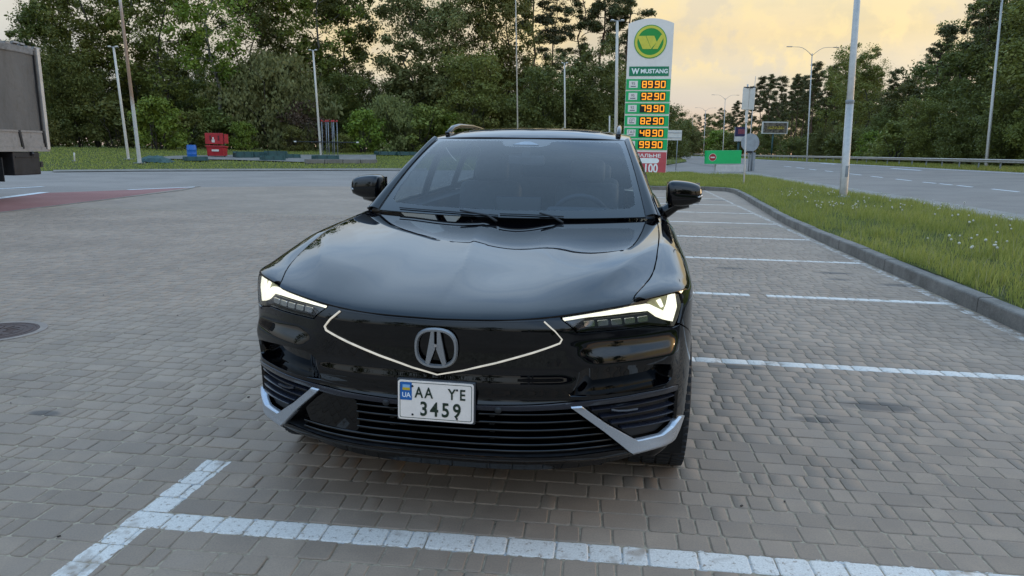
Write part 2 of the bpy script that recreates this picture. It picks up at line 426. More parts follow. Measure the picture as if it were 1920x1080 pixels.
# highway
sheet('road', PQ([(10.2, -40), (23.6, -40), (23.6, 90), (23.6, 700), (10.2, 700), (10.2, 90)]), .004, M_ROAD, None)
sheet('gravel_shoulder', PQ([(9.0, -30), (10.34, -30), (10.34, 62), (10.0, 62), (9.3, 54), (9.0, 50)]), .012, M_GRAVEL)
road = bpy.data.objects['road']
def quad_mark(name, a, b, w, dz=.009, mat=None, parent=None):
    a = Vector(a); b = Vector(b); d = (b - a); d.z = 0; n = Vector((-d.y, d.x, 0)).normalized() * w / 2
    V = [a - n, b - n, b + n, a + n]
    V = [Vector((v.x, v.y, float(tz(v.x, v.y)) + dz)) for v in V]
    return link(name, py_mesh(name, V, [[0, 1, 2, 3]], mat or M_LANE), parent)
def dashes(px_list, w):
    for a, b in px_list:
        quad_mark('lane_marking', gnd(*a), gnd(*b), w, .008, M_LANE, road)
Z8 = lambda x, y: (1300 + x / 3, 60 + y / 3)
dashes([(Z8(1140, 828), Z8(1225, 837)), (Z8(1290, 845), Z8(1365, 852)), (Z8(1385, 854), Z8(1455, 861)), (Z8(1485, 864), Z8(1570, 873)), (Z8(1680, 884), Z8(1830, 900)),
        (Z8(1000, 812), Z8(1065, 819)), (Z8(880, 798), Z8(945, 805)), (Z8(740, 781), Z8(785, 786)), (Z8(650, 771), Z8(690, 776)), (Z8(580, 763), Z8(625, 768)), (Z8(510, 755), Z8(550, 759))], .15)
dashes([(Z8(1115, 768), Z8(1280, 779)), (Z8(715, 738), Z8(800, 744)), (Z8(475, 718), Z8(540, 723))], .30)
for q0, q1 in ((-20, 60), (60, 140), (140, 400)):
    a, b = xy(22.9, q0), xy(22.9, q1); quad_mark('edge_line', (*a, 0), (*b, 0), .16, .008, M_LANE, road)

# block paving: bedding sheet, near stones, far sheet
KERB = [(3.49, -14), (3.49, 10), (3.49, 13), (3.55, 16), (3.88, 20.9), (4.16, 25), (4.32, 28.1), (4.22, 29.4), (3.7, 29.85), (3.1, 29.75), (1.6, 29.2), (-1.5, 28.4)]
QFAR = 15.0
LEFTP = lambda q: (-11.25 - q * SA) / CA
pave_near = [(LEFTP(1.0), 1.0), (3.48, 1.0), (3.48, 10), (3.48, 13), (3.54, QFAR), (LEFTP(QFAR), QFAR)]
kerb_side = [(3.48, -14), (3.48, 1.0)]
sheet('pavement', PQ(pave_near), -.0042, M_JOINT)
pavement = bpy.data.objects['pavement']
far_poly = PQ([(3.54, QFAR), (3.87, 20.9), (4.15, 25), (4.31, 28.1), (4.2, 29.4), (3.7, 29.84), (1.6, 29.2), (-1.5, 28.4)]) + [(-4, 28.6), (-8.5, 27.6), (-11.9, 26.0), (-11.28, 18.0), xy(LEFTP(QFAR), QFAR)]
sheet('pavement_far', far_poly, -.002, M_PAVEFAR, None, pavement, None)
sheet('pavement_rear', PQ([(-12.2, -14), (3.48, -14), (3.48, 1.0), (-12.2, 1.0)]), -.002, M_PAVEFAR, None, pavement, None)
def stone(L, Wd, seed):
    r = random.Random(seed); hx, hy, ch = L / 2, Wd / 2, .0085; j = lambda: r.uniform(-.0018, .0018)
    o = []
    for sx, sy, order in ((1, 1, 0), (-1, 1, 1), (-1, -1, 0), (1, -1, 1)):
        a = (sx * hx, sy * (hy - ch)); b = (sx * (hx - ch), sy * hy)
        o += [a, b] if not order else [b, a]
    o = [(x + j(), y + j()) for x, y in o]
    top = [(x - math.copysign(.0045, x), y - math.copysign(.0045, y)) for x, y in o]
    V = [(x, y, .0) for x, y in top] + [(x, y, -.003) for x, y in o] + [(x, y, -.02) for x, y in o]
    F = [list(range(8))] + [[8 + i, 8 + (i + 1) % 8, (i + 1) % 8, i] for i in range(8)] + [[16 + i, 16 + (i + 1) % 8, 8 + (i + 1) % 8, 8 + i] for i in range(8)]
    return V, F
LENS = (.066, .094, .125, .186)
SHAPES = {(k, v): stone(L - .0062, ROWP - .0062, k * 17 + v) for k, L in enumerate(LENS) for v in range(4)}
place = []
for row in range(int((1.25 - Q0) / ROWP), int((QFAR - Q0) / ROWP)):
    q = Q0 + row * ROWP; p = -1.05 * q * .8 - 3.2 + random.uniform(0, .1)
    p = max(p, LEFTP(q) + .03)
    while p < 3.45:
        k = random.choices(range(4), (.18, .27, .30, .25))[0]
        if p + LENS[k] > 3.48:
            k = 0
            if p + LENS[0] > 3.485: break
        place.append((p + LENS[k] / 2, q, k, random.randrange(4))); p += LENS[k]
def deform(p, q):
    w = np.clip((5.0 - q) / 2.6, 0, 1.0); return q + .044 * (p + .55) * w
near = []; rest = []
for s in place:
    p, q, k, v = s; q2 = float(deform(p, q)); x, y = xy(p, q2)
    d = Vector((x, y, -CAM_H)); dep = d.dot(_f)
    u = 960 + FPX * d.dot(_R) / dep if dep > .1 else -999; w = 540 - FPX * d.dot(_U) / dep if dep > .1 else 9e9
    slope = .044 * min(1, max(0, (5 - q) / 2.6))
    rec = (x, y, random.gauss(0, .0008), -ROADA + slope + random.gauss(0, .006), random.gauss(0, .004), random.gauss(0, .004), k, v)
    if 0 < u < 1920 and 0 < w < 1085: near.append((LENS[k] / dep ** 3, rec))
    else: rest.append(rec)
near.sort(key=lambda a: -a[0]); rest += [r for _, r in near[300:]]; near = [r for _, r in near[:300]]
STONE_ME = {}
for (k, v), (V, F) in SHAPES.items(): STONE_ME[(k, v)] = py_mesh('paver', V, F, M_PAVER)
for x, y, z, rz, rx, ry, k, v in near:
    o = link('paver', STONE_ME[(k, v)], pavement); o.location = (x, y, z); o.rotation_euler = (rx, ry, rz)
bv, bf = [], []
o8, o4 = [], []
base = 0; V_all = []; F_top = []; F_quad = []
for x, y, z, rz, rx, ry, k, v in rest:
    V, F = SHAPES[(k, v)]; V = np.array(V); c, s_ = math.cos(rz), math.sin(rz)
    X = V[:, 0] * c - V[:, 1] * s_ + x; Y = V[:, 0] * s_ + V[:, 1] * c + y; Z = V[:, 2] + z + V[:, 0] * -ry + V[:, 1] * rx
    V_all.append(np.stack([X, Y, Z], 1)); F_top += [[base + i for i in (0, 1, 2, 3)], [base + i for i in (0, 3, 4, 7)], [base + i for i in (4, 5, 6, 7)]]
    F_quad += [[base + i for i in f] for f in F[1:]]; base += 24
pv = link('paver_field', np_mesh('paver_field', np.concatenate(V_all), F_top + F_quad, M_PAVER), pavement); pv['kind'] = 'stuff'

# kerb of one metre stones, set a hand high above the paving
kerb = None
pts = [Vector((*xy(p, q), 0)) for p, q in KERB]
fine_pts = []
for a, b in zip(pts, pts[1:]):
    n = max(1, int((b - a).length / .25)); fine_pts += [a.lerp(b, k / n) for k in range(n)]
fine_pts.append(pts[-1])
for _ in range(6):
    fine_pts = [fine_pts[0]] + [(fine_pts[i - 1] + fine_pts[i] * 2 + fine_pts[i + 1]) / 4 for i in range(1, len(fine_pts) - 1)] + [fine_pts[-1]]
acc = 0; seg = [fine_pts[0]]; stones = []
for a, b in zip(fine_pts, fine_pts[1:]):
    seg.append(b); acc += (b - a).length
    if acc >= 1.0: stones.append(seg); seg = [b]; acc = 0
kerb = empty('kerb'); kerb['kind'] = 'structure'
for sg in stones:
    a, b = sg[0], sg[-1]; d = (b - a).normalized(); n = Vector((d.y, -d.x, 0))   # towards the grass
    a = a + d * .004; b = b - d * .004
    hgt = .150 + random.gauss(0, .003); off = random.gauss(0, .003)
    prof = [(off, -.05), (off, hgt - .022), (off + .006, hgt - .008), (off + .02, hgt), (off + .145, hgt), (off + .15, hgt - .006), (off + .15, -.05)]
    m = MB(); V = [a + n * u + Vector((0, 0, w)) for u, w in prof] + [b + n * u + Vector((0, 0, w)) for u, w in prof]; L = len(prof)
    m.add(V, [[i, i + L, i + L + 1, i + 1] for i in range(L - 1)] + [list(range(L)), list(range(2 * L - 1, L - 1, -1))])
    m.build('kerb_stone', M_KERB, kerb)

# grass island behind the kerb
def island_z(x, y):
    p, q = pq(x, y); return .118 + .03 * math.sin(p * 1.3 + q * .4) * .6 + .02 * math.sin(q * .9) - .125 * float(sstep(7.6, 9.1, p)) - .10 * float(sstep(44, 53, q))
inner = []
for i in range(len(fine_pts)):
    a = fine_pts[max(0, i - 1)]; b = fine_pts[min(len(fine_pts) - 1, i + 1)]; d = (b - a).normalized(); n = Vector((d.y, -d.x, 0))
    if i % 4 == 0: inner.append(fine_pts[i] + n * .148)
isl_poly = [(v.x, v.y) for v in inner] + PQ([(-3.5, 30), (-3.5, 47), (0, 51.5), (5, 53.5), (8.4, 53), (9.15, 50), (9.15, -14)])
sheet('grass_verge', isl_poly, 0, M_VERGE, 1.1, None, 'structure', island_z)
ii = [gnd(*p) for p in ((1180, 309), (1252, 309.5), (1288, 303), (1284, 299), (1262, 294), (1180, 292))]
sheet('grass_island', [(v.x, v.y) for v in ii], .05, M_VERGE)

# red traffic lane on the left and its white lines
red = [gnd(*p) for p in ((-60, 407), (0, 399), (340, 357), (374, 349.5), (243, 355.5), (84, 361), (0, 371), (-60, 379))]
sheet('red_lane', [(v.x, v.y) for v in red], -.012, M_REDASPH)
yardo = bpy.data.objects['asphalt_yard']
for a, b, w in (((240, 355.5), (368, 350), .22), ((-40, 376), (84, 360), .30), ((-60, 356.5), (80, 349.5), .22)):
    quad_mark('lane_line', gnd(*a), gnd(*b), w, -.006, M_LANE, yardo)
edge = MB()
for a, b in (((-60, 407), (0, 399)), ((0, 399), (340, 357)), ((340, 357), (374, 349.7))):
    A, B = gnd(*a), gnd(*b); d = (B - A).normalized(); n = Vector((-d.y, d.x, 0)) * .05
    edge.add([A - n, B - n, B + n, A + n] + [v + Vector((0, 0, .012)) for v in (A - n, B - n, B + n, A + n)], [[4, 5, 6, 7], [0, 1, 5, 4], [2, 3, 7, 6]])
eo = edge.build('flush_kerb', M_KERB, bpy.data.objects['red_lane'])
# pale concrete path in front of the wood, sandy rim of the yard
M_CONC = pm('old_concrete', (.21, .185, .155), .9, 0, .25, 1.5, .4, .2)
cpath = [gnd(*p) for p in ((255, 297.5), (330, 292.5), (460, 290.5), (705, 290.5), (705, 303), (560, 304), (430, 300), (330, 298.5))]
sheet('concrete_path', [(v.x, v.y) for v in cpath], .03, M_CONC, 1.5)
M_RIM = pm('sandy_rim', (.235, .20, .165), .95, 0, .3, 1.2, .5, .2)
rim = [gnd(*p) for p in ((100, 322.5), (250, 321), (500, 320), (800, 319), (800, 315.8), (500, 316.6), (250, 317.6), (100, 319))]
sheet('sandy_rim', [(v.x, v.y) for v in rim], .02, M_RIM)

# manhole cover at the left edge
M_IRON = pm('rusty_iron', (.095, .058, .045), .75, .3, .35, 14, .5)
M_IRONR = pm('manhole_collar', (.27, .205, .16), .9, 0, .25, 6, .4)
mc = gnd(-6, 622)
mh = empty('manhole_cover', (mc.x, mc.y, .0), .3, 'round rusty brown manhole cover set in the grey paving', 'manhole cover')
m = MB(); m.lathe([(.345, -.02), (.345, .0045), (.290, .0045), (.290, -.02)], n=48); m.build('collar', M_IRONR, mh)
m = MB(); m.lathe([(.288, -.02), (.288, .006), (.270, .007), (.266, .003), (.245, .003), (.241, .0075), (.21, .0075), (.206, .003), (.18, .003), (.176, .0075), (.02, .0075), (0, .0075)], n=48)
for k in range(12):
    w = k * math.pi / 6; m.box((.11 * math.cos(w), .11 * math.sin(w), .009), (.09, .014, .006), Matrix.Rotation(w, 3, 'Z'))
m.build('lid', M_IRON, mh)

# crumbs of dry leaf and grit on the paving
M_GRIT = pm('dry_litter', (.06, .045, .035), .9, 0, .5, 40)
m = MB(); rr_ = random.Random(21)
for k in range(60):
    q = 2 + 9 * rr_.random() ** 1.3; p = rr_.uniform(-5.5, 3.3); x, y = xy(p, q); s_ = rr_.uniform(.004, .009)
    m.box((x, y, .003), (s_ * rr_.uniform(1, 2.4), s_, .004), Matrix.Rotation(rr_.uniform(0, 3), 3, 'Z'))
m.build('litter', M_GRIT)['kind'] = 'stuff'
# ------------------------------------------------------------------ vegetation
def leaf_mat(name, a, b, c, trans=.28):
    t = NT(name); isl = t.node('ShaderNodeNewGeometry').outputs['Random Per Island']; oi = t.node('ShaderNodeObjectInfo').outputs['Random']
    v = t.node('ShaderNodeTexCoord').outputs['Object']; nz_ = t.noise(.35, 3, .6, v)
    col = t.mix(t.ramp(isl, 0, 1, 0, 1, False), a, b)
    col = t.mix(t.ramp(nz_, .45, .65, 0, .7), col, c)
    hs = t.node('ShaderNodeHueSaturation'); t.put(hs.inputs['Color'], col); t.put(hs.inputs['Hue'], t.ramp(oi, 0, 1, .475, .515, False)); t.put(hs.inputs['Value'], t.ramp(oi, 0, 1, .75, 1.2, False))
    t.set(col=hs.outputs[0], rough=.6, spec=.3)
    tr = t.node('ShaderNodeBsdfTranslucent'); t.l.new(hs.outputs[0], tr.inputs[0]); mx = t.node('ShaderNodeMixShader'); mx.inputs[0].default_value = trans
    t.l.new(t.b.outputs[0], mx.inputs[1]); t.l.new(tr.outputs[0], mx.inputs[2]); t.l.new(mx.outputs[0], t.out.inputs[0]); return t.m
L_DARK = leaf_mat('leaf_dark', (0.090, 0.106, 0.023), (0.191, 0.197, 0.043), (0.118, 0.127, 0.029))
L_MID = leaf_mat('leaf_mid', (0.131, 0.141, 0.028), (0.263, 0.265, 0.056), (0.161, 0.174, 0.037))
L_LIGHT = leaf_mat('leaf_fresh', (0.115, 0.160, 0.019), (0.228, 0.271, 0.033), (0.161, 0.200, 0.027))
L_GREY = leaf_mat('leaf_willow', (0.145, 0.151, 0.048), (0.258, 0.246, 0.081), (0.179, 0.179, 0.055))
L_BROWN = leaf_mat('leaf_dry', (0.103, 0.070, 0.036), (0.166, 0.112, 0.056), (0.083, 0.078, 0.030))
L_PINE = leaf_mat('needle', (0.062, 0.070, 0.022), (0.137, 0.131, 0.038), (0.092, 0.090, 0.028), .2)
M_BARK = pm('bark', (.075, .062, .050), .95, 0, .4, 3, .8, .2, dist=.03)
M_BARKL = pm('bark_pale', (.15, .135, .11), .95, 0, .4, 3, .8, .2, dist=.03)
M_PBARK = pm('pine_bark', (.115, .070, .048), .95, 0, .4, 2, .8, .2, dist=.03)

def leaves(rg, C, rad, per, size, flat=1.0, droop=0.0, asp=.55):
    """leaf-sized rhombs spread through clumps C (n,3) of radius rad (n)"""
    n = len(C); N = n * per
    d = rg.normal(size=(N, 3)); d /= np.linalg.norm(d, axis=1)[:, None]
    r = rg.uniform(.1, 1.15, N) ** .8
    ctr = np.repeat(C, per, 0) + d * (np.repeat(rad, per) * r)[:, None] * np.array([1, 1, flat])
    ctr[:, 2] -= droop * rg.uniform(0, 1, N) * np.repeat(rad, per)
    nrm = d * .6 + rg.normal(size=(N, 3)) * .6 + np.array([0, 0, .45]); nrm /= np.linalg.norm(nrm, axis=1)[:, None]
    t = np.cross(nrm, rg.normal(size=(N, 3))); t /= np.linalg.norm(t, axis=1)[:, None] + 1e-9
    if droop: t = t * .5 + np.array([0, 0, -1.0]) * .8; t /= np.linalg.norm(t, axis=1)[:, None]
    b = np.cross(nrm, t)
    b /= np.linalg.norm(b, axis=1)[:, None] + 1e-9
    s = rg.uniform(.6, 1.25, N)[:, None] * size * np.repeat(rg.uniform(.6, 1.3, n), per)[:, None]
    V = np.stack([ctr - t * s * .5, ctr + b * s * asp * .5 - t * s * .05, ctr + t * s * .5, ctr - b * s * asp * .5 - t * s * .05], 1).reshape(-1, 3)
    return V
def crown_mesh(name, V, mat):
    return np_mesh(name, V, np.arange(len(V)).reshape(-1, 4), mat)
def limb_pts(rg, a, b, n=4, wob=.15):
    a = np.array(a, float); b = np.array(b, float); L = np.linalg.norm(b - a)
    return [tuple(a + (b - a) * k / n + (rg.normal(size=3) * wob * L / n if 0 < k < n else 0)) for k in range(n + 1)]
PROTO = {}
def proto_broad(key, seed, H, base, wid, ncl, per, size, mat, bark, top=.75, tr=.17, gaps=.5, lean=0):
    rg = np.random.default_rng(seed); trunk = MB()
    tp = [(0, 0, -.4)] + [(rg.normal() * .12 * k + lean * k, rg.normal() * .12 * k, H * .9 * k / 7) for k in range(1, 8)]
    trunk.tube(tp, [tr * 1.35] + [tr * (1 - .82 * k / 7) for k in range(1, 8)], 7)
    C = []; R = []
    nlim = 9 + int(H * .5)
    ends = []
    for i in range(nlim):
        z0 = base + (H * .92 - base) * (i + .5) / nlim; w = i * 2.4 + rg.uniform(-.5, .5)
        u = (z0 - base) / (H - base)
        prof = math.sin(math.pi * min(1, (u * .82 + .13))) ** .7
        L = wid * prof * rg.uniform(.55, 1.15)
        k = min(6, int(z0 / (H * .9) * 7)); s0 = np.array(tp[k]) * .5 + np.array(tp[min(7, k + 1)]) * .5; s0[2] = z0 - L * .35
        e = s0 + np.array([math.cos(w) * L, math.sin(w) * L, L * rg.uniform(.25, .75)])
        lp = limb_pts(rg, s0, e, 4, .18); r0 = tr * .42 * (1 - .6 * u)
        trunk.tube(lp, [r0, r0 * .8, r0 * .6, r0 * .4, r0 * .15], 5, False); ends.append((lp, L))
    for i in range(ncl):
        lp, L = ends[rg.integers(len(ends))]; f = rg.uniform(.35, 1.05); j = min(3, int(f * 4)); a = np.array(lp[j]); b = np.array(lp[j + 1])
        c = a + (b - a) * (f * 4 - j) + rg.normal(size=3) * wid * .24
        if c[2] < base * .7: c[2] = base * .7 + rg.uniform(0, 1)
        C.append(c); R.append(rg.uniform(.35, 1.0) * wid * .38)
    C.append(np.array(tp[7]) + [0, 0, .3]); R.append(wid * .25)
    V = leaves(rg, np.array(C), np.array(R), per, size, .8)
    PROTO[key] = (trunk.mesh('trunk', bark, True), crown_mesh('crown', V, mat))
def proto_bush(key, seed, H, wid, ncl, per, size, mat, droop=0.0):
    rg = np.random.default_rng(seed); trunk = MB(); C = []; R = []
    for i in range(7):
        w = i * .9 + rg.uniform(-.3, .3); L = wid * rg.uniform(.3, .8)
        trunk.tube(limb_pts(rg, (rg.normal() * .12, rg.normal() * .12, -.2), (math.cos(w) * L, math.sin(w) * L, H * rg.uniform(.5, .8)), 4, .2), [.05 + H * .008, .045, .035, .025, .01], 5, False)
    for i in range(ncl):
        th = rg.uniform(0, 2 * math.pi); u = rg.uniform(0.03, 1); rr = wid * math.sqrt(max(0, 1 - (u * 1.02 - .12) ** 2 * 1.15)) * rg.uniform(.35, 1) * rg.uniform(.8, 1.1)
        C.append([math.cos(th) * rr, math.sin(th) * rr, .15 + u * H * .88]); R.append(rg.uniform(.6, 1.1) * wid * .28)
    V = leaves(rg, np.array(C), np.array(R), per, size, .8, droop); V[:, 2] = np.maximum(V[:, 2], .02)
    PROTO[key] = (trunk.mesh('stem', M_BARK, True), crown_mesh('crown', V, mat))
def proto_pine(key, seed, H, bare, wid, ncl, per, size):
    rg = np.random.default_rng(seed); trunk = MB()
    tp = [(0, 0, -.4)] + [(rg.normal() * .06 * k, rg.normal() * .06 * k, H * .97 * k / 8) for k in range(1, 9)]
    trunk.tube(tp, [.24] + [.21 * (1 - .8 * k / 8) for k in range(1, 9)], 7)
    C = []; R = []; nl = 24
    for i in range(nl):
        u = i / nl; z0 = bare + (H - bare) * u; w = i * 2.4 + rg.uniform(-.6, .6); L = wid * (1 - u) ** .55 * rg.uniform(.45, 1.1) + .3
        k = min(7, int(z0 / (H * .97) * 8)); s0 = np.array(tp[k]); s0 = s0 + (np.array(tp[k + 1]) - s0) * .5; s0[2] = z0
        e = s0 + np.array([math.cos(w) * L, math.sin(w) * L, L * rg.uniform(-.05, .4)]); lp = limb_pts(rg, s0, e, 4, .2)
        trunk.tube(lp, [.06, .05, .04, .03, .01], 4, False)
        for c in range(max(1, ncl // nl)):
            f = rg.uniform(.4, 1.05); j = min(3, int(f * 4)); p = np.array(lp[j]) + (np.array(lp[j + 1]) - np.array(lp[j])) * (f * 4 - j)
            C.append(p + rg.normal(size=3) * .25 + [0, 0, .2]); R.append(rg.uniform(.45, .95) * (.45 + wid * .14))
    for k in range(4):   # dead stubs below the crown
        z0 = rg.uniform(bare * .4, bare); w = rg.uniform(0, 6.3); trunk.tube([(0, 0, z0), (math.cos(w) * .9, math.sin(w) * .9, z0 + .1)], [.03, .008], 4, False)
    V = leaves(rg, np.array(C), np.array(R), per, size, .55, 0, .3)
    PROTO[key] = (trunk.mesh('trunk', M_PBARK, True), crown_mesh('crown', V, L_PINE))
for s in range(4): proto_broad(f'tall{s}', 10 + s, 21, 3.0, 4.0, 115, 130, .36, (L_MID, L_DARK, L_MID, L_DARK)[s], (M_BARK, M_BARKL, M_BARK, M_BARK)[s])
for s in range(2): proto_broad(f'airy{s}', 20 + s, 22, 7.0, 3.8, 95, 110, .34, (L_MID, L_LIGHT)[s], (M_BARK, M_BARKL)[s])
for s in range(3): proto_broad(f'round{s}', 30 + s, 11, 1.0, 3.8, 130, 140, .30, (L_MID, L_DARK, L_DARK)[s], M_BARK, tr=.13)
proto_broad('weep', 40, 16, 1.6, 3.6, 130, 140, .32, L_GREY, M_BARKL, tr=.14)
for s in range(3): proto_bush(f'bush{s}', 50 + s, 3.6, 2.3, 46, 95, .27, (L_LIGHT, L_MID, L_DARK)[s])
proto_bush('willow', 55, 8.5, 5.0, 95, 130, .34, L_GREY, .5)
proto_bush('dry', 56, 4.5, 2.6, 44, 80, .26, L_BROWN)
for s in range(4): proto_pine(f'pine{s}', 60 + s, 24, (13, 11, 14, 9)[s], 3.2, 120, 100, .40)
HT = dict(tall=21, airy=22, round=11, weep=16, bush=3.6, willow=8.5, dry=4.5, pine=24)
DECID = 'broadleaf trees of the roadside wood'; BUSHG = 'bushes at the foot of the wood'; PINEG = 'pines of the roadside wood'
USED = set()
def tree(kind, loc, h, rz, label, group=None, name=None, wide=1.0):
    tm, cm = PROTO[kind]; k0 = kind.rstrip('0123456789'); s = h / HT[k0]
    nm = name or {'pine': 'pine_tree', 'bush': 'bush', 'dry': 'bush', 'willow': 'willow_bush', 'round': 'broadleaf_tree', 'weep': 'broadleaf_tree'}.get(k0, 'broadleaf_tree')
    e = empty(nm, loc, rz, label, 'bush' if k0 in ('bush', 'dry', 'willow') else 'tree', group); e.scale = (s * wide, s * wide, s)
    link('stem' if k0 in ('bush', 'dry', 'willow') else 'trunk', tm, e); link('crown', cm, e); return e
def spot(px, Y):
    v = at(px, 280, Y); return (v.x, Y, float(tz(v.x, Y)) - .05)
R = random.Random(3)
MARKS = [(30, 'the lorry'), (140, 'the short white post'), (228, 'the leaning white lamp mast'), (262, 'the rusty mast'), (300, 'the tarpaulin heap'), (360, 'the blue barrel'), (408, 'the red fire boxes'), (460, 'the first green trough'), (516, 'the grey-green willow'),
 (595, 'the lamp mast beside the pipes'), (650, 'the cross pipe end'), (690, 'the light green bush beyond the pipes'), (740, 'the bright sky gap'), (800, 'the bend of the left roof rail'), (860, 'the left roof rail'), (915, 'the roof middle'), (968, 'the thin beige mast'), (1015, 'the gap between the two thin masts'), (1059, 'the short white lamp mast'), (1110, 'the right end of the car roof'), (1156, 'the lamp mast by the price sign'), (1208, 'the price sign'),
 (1260, 'the white sign board'), (1298, 'the farthest street lamp'), (1321, 'the distant double lamp'), (1358, 'the far double street lamp'), (1402, 'the twin white road signs'), (1453, 'the advertising board'), (1520, 'the double street lamp'), (1595, 'the big white lamp post'), (1650, 'the light bush beyond the guardrail'), (1700, 'the bare-limbed pine'), (1760, 'the dark tree over the guardrail'), (1812, 'the dark tree beside the lamp'), (1865, 'the right-hand street lamp'), (1918, 'the right picture edge')]
SEENLAB = set()
def where(desc, px):
    if px < -20: c = ['out of view left of the lorry, nearest', 'out of view left of the lorry, second', 'out of view left of the lorry, third', 'out of view left of the lorry, fourth', 'out of view left of the lorry, fifth']
    elif px > 1945: c = [f'beyond the right picture edge, {w} from the road bend' for w in ('first', 'second', 'third', 'fourth', 'fifth', 'sixth', 'seventh', 'eighth', 'ninth', 'tenth', 'eleventh')]
    else:
        ms = sorted(MARKS, key=lambda m: abs(m[0] - px))[:3]; c = []
        for mx, nm in ms:
            d = px - mx; c.append(('behind' if abs(d) < 9 else 'just left of' if -26 < d < 0 else 'just right of' if 0 < d < 26 else 'left of' if d < 0 else 'right of') + ' ' + nm)
        c += [f'between {a[1]} and {b[1]}' for a, b in ((ms[0], ms[1]), (ms[1], ms[2]), (ms[0], ms[2]))]
    for q in c:
        l = f'{desc} {q}'
        if l not in SEENLAB: break
    SEENLAB.add(l); return l
sh_y = lambda px: float(np.interp(px, [0, 300, 600, 760, 1200], [2, 6, 12.5, 15.5, 16]))
# left wood, one by one: image column, distance, kind, height, label
LW = [
 (14, 64, 'bush2', 4.0, 'dark bush at the left edge behind the lorry', BUSHG), (75, 62, 'bush1', 3.4, 'green bush just right of the lorry tail', BUSHG),
 (150, 66, 'round1', 8.5, 'dense dark tree right behind the short white post', DECID), (215, 63, 'bush2', 4.2, 'dark bush behind the two leaning white poles', BUSHG),
 (298, 59.5, 'bush0', 4.3, 'bright yellow-green bush left of the blue barrel', BUSHG), (352, 63, 'bush1', 3.4, 'green bush behind the blue barrel', BUSHG),
 (405, 64, 'bush2', 3.8, 'dark bush behind the red fire boxes', BUSHG), (455, 60, 'bush0', 2.4, 'low fresh green bush right of the red fire boxes', BUSHG),
 (516, 66, 'willow', 9.4, 'big rounded grey-green willow right of the red fire boxes', BUSHG), (572, 62, 'dry', 4.4, 'brownish dry bush left of the white lamp mast base', BUSHG),
 (548, 59.5, 'bush1', 2.2, 'low green bush in front of the grey-green willow', BUSHG), (640, 68, 'round2', 7.2, 'dark tree behind the red-topped pipes', DECID),
 (682, 60, 'bush0', 3.6, 'light green bush right of the red-topped pipes', BUSHG), (735, 62, 'willow', 5.2, 'low grey-green willow left of the car roof', BUSHG),
 (640, 58.5, 'bush1', 1.6, 'small green bush under the red-topped pipes', BUSHG), (790, 61, 'bush1', 4.2, 'green bush seen just above the left roof rail', BUSHG),
 (838, 62, 'bush0', 3.6, 'light green bush behind the left roof rail', BUSHG), (890, 64, 'round0', 8.8, 'leafy mid-green tree above the middle of the car roof', DECID),
 (935, 61, 'bush1', 4.5, 'green bush left of the thin beige mast', BUSHG), (1012, 62, 'round2', 8.2, 'dark round tree between the beige mast and the short lamp', DECID),
 (1085, 62, 'round1', 9.4, 'broad dark tree behind the short white lamp', DECID), (1140, 66, 'round0', 8.6, 'mid-green tree at the left edge of the price sign', DECID),
 (1190, 70, 'round2', 8.5, 'dark tree mostly hidden by the price sign', DECID), (1110, 59, 'bush2', 3.5, 'dark bush above the right end of the car roof', BUSHG),
 (1045, 58.5, 'bush1', 3.4, 'green bush at the foot of the short white lamp', BUSHG), (975, 59, 'bush2', 3.6, 'dark bush at the foot of the thin beige mast', BUSHG),
 (96, 70, 'tall1', 14.5, 'dark tall tree above the lorry corner', DECID), (128, 74, 'airy0', 21, 'thin tall tree left of the leaning white lamp', DECID),
 (185, 72, 'tall0', 21, 'tall leafy tree between the lorry and the rusty mast', DECID), (262, 74, 'airy1', 22, 'tall tree with gaps right of the rusty mast', DECID),
 (322, 71, 'tall2', 21, 'tall broad tree above the blue barrel', DECID), (412, 67, 'airy1', 22, 'tall tree with a bare pale trunk behind the red fire boxes', DECID),
 (478, 74, 'tall1', 19, 'tall dark tree right of the bare pale trunk', DECID), (545, 78, 'airy0', 23, 'open tall tree above the grey-green willow', DECID),
 (608, 76, 'airy1', 22, 'open tall tree behind the white lamp mast', DECID), (660, 78, 'tall3', 20, 'tall tree at the left side of the sky gap', DECID),
 (772, 73, 'weep', 17, 'drooping grey-green tree at the right side of the sky gap', DECID), (842, 72, 'weep', 16.5, 'drooping grey-green tree above the car roof', DECID),
 (905, 74, 'tall2', 19, 'tall leafy tree left of the thin beige mast', DECID), (952, 76, 'tall0', 19, 'tall leafy tree behind the thin beige mast', DECID),
 (992, 84, 'pine0', 23, 'red-stemmed pine right of the thin beige mast', PINEG), (1036, 96, 'pine3', 21, 'distant pine in the bright sky gap', PINEG), (1086, 88, 'pine1', 24, 'pine above the short white lamp', PINEG),
 (1122, 86, 'pine2', 25, 'tall pine left of the lamp beside the price sign', PINEG), (1172, 84, 'pine0', 23, 'pine leaning over the top of the price sign', PINEG), (1150, 98, 'pine3', 22, 'pine behind the lamp beside the price sign', PINEG),
]
for px, Y, k, h, lab, grp in LW:
    Y2 = Y + sh_y(px); h *= Y2 / Y; Y = Y2
    tree(k, spot(px, Y), h, R.uniform(0, 6.28), lab, grp, None, R.uniform(.9, 1.12))
back = 'deep left-wood tree'
for px in range(-120, 1200, 46):
    Y = R.uniform(84, 100) + sh_y(px); h = R.uniform(10.5, 13)
    tree(R.choice(['tall0', 'tall1', 'tall2', 'tall3']), spot(px, Y), h, R.uniform(0, 6.28), where(back, px), 'trees deep in the left wood')
mid = 'dark second-row tree'
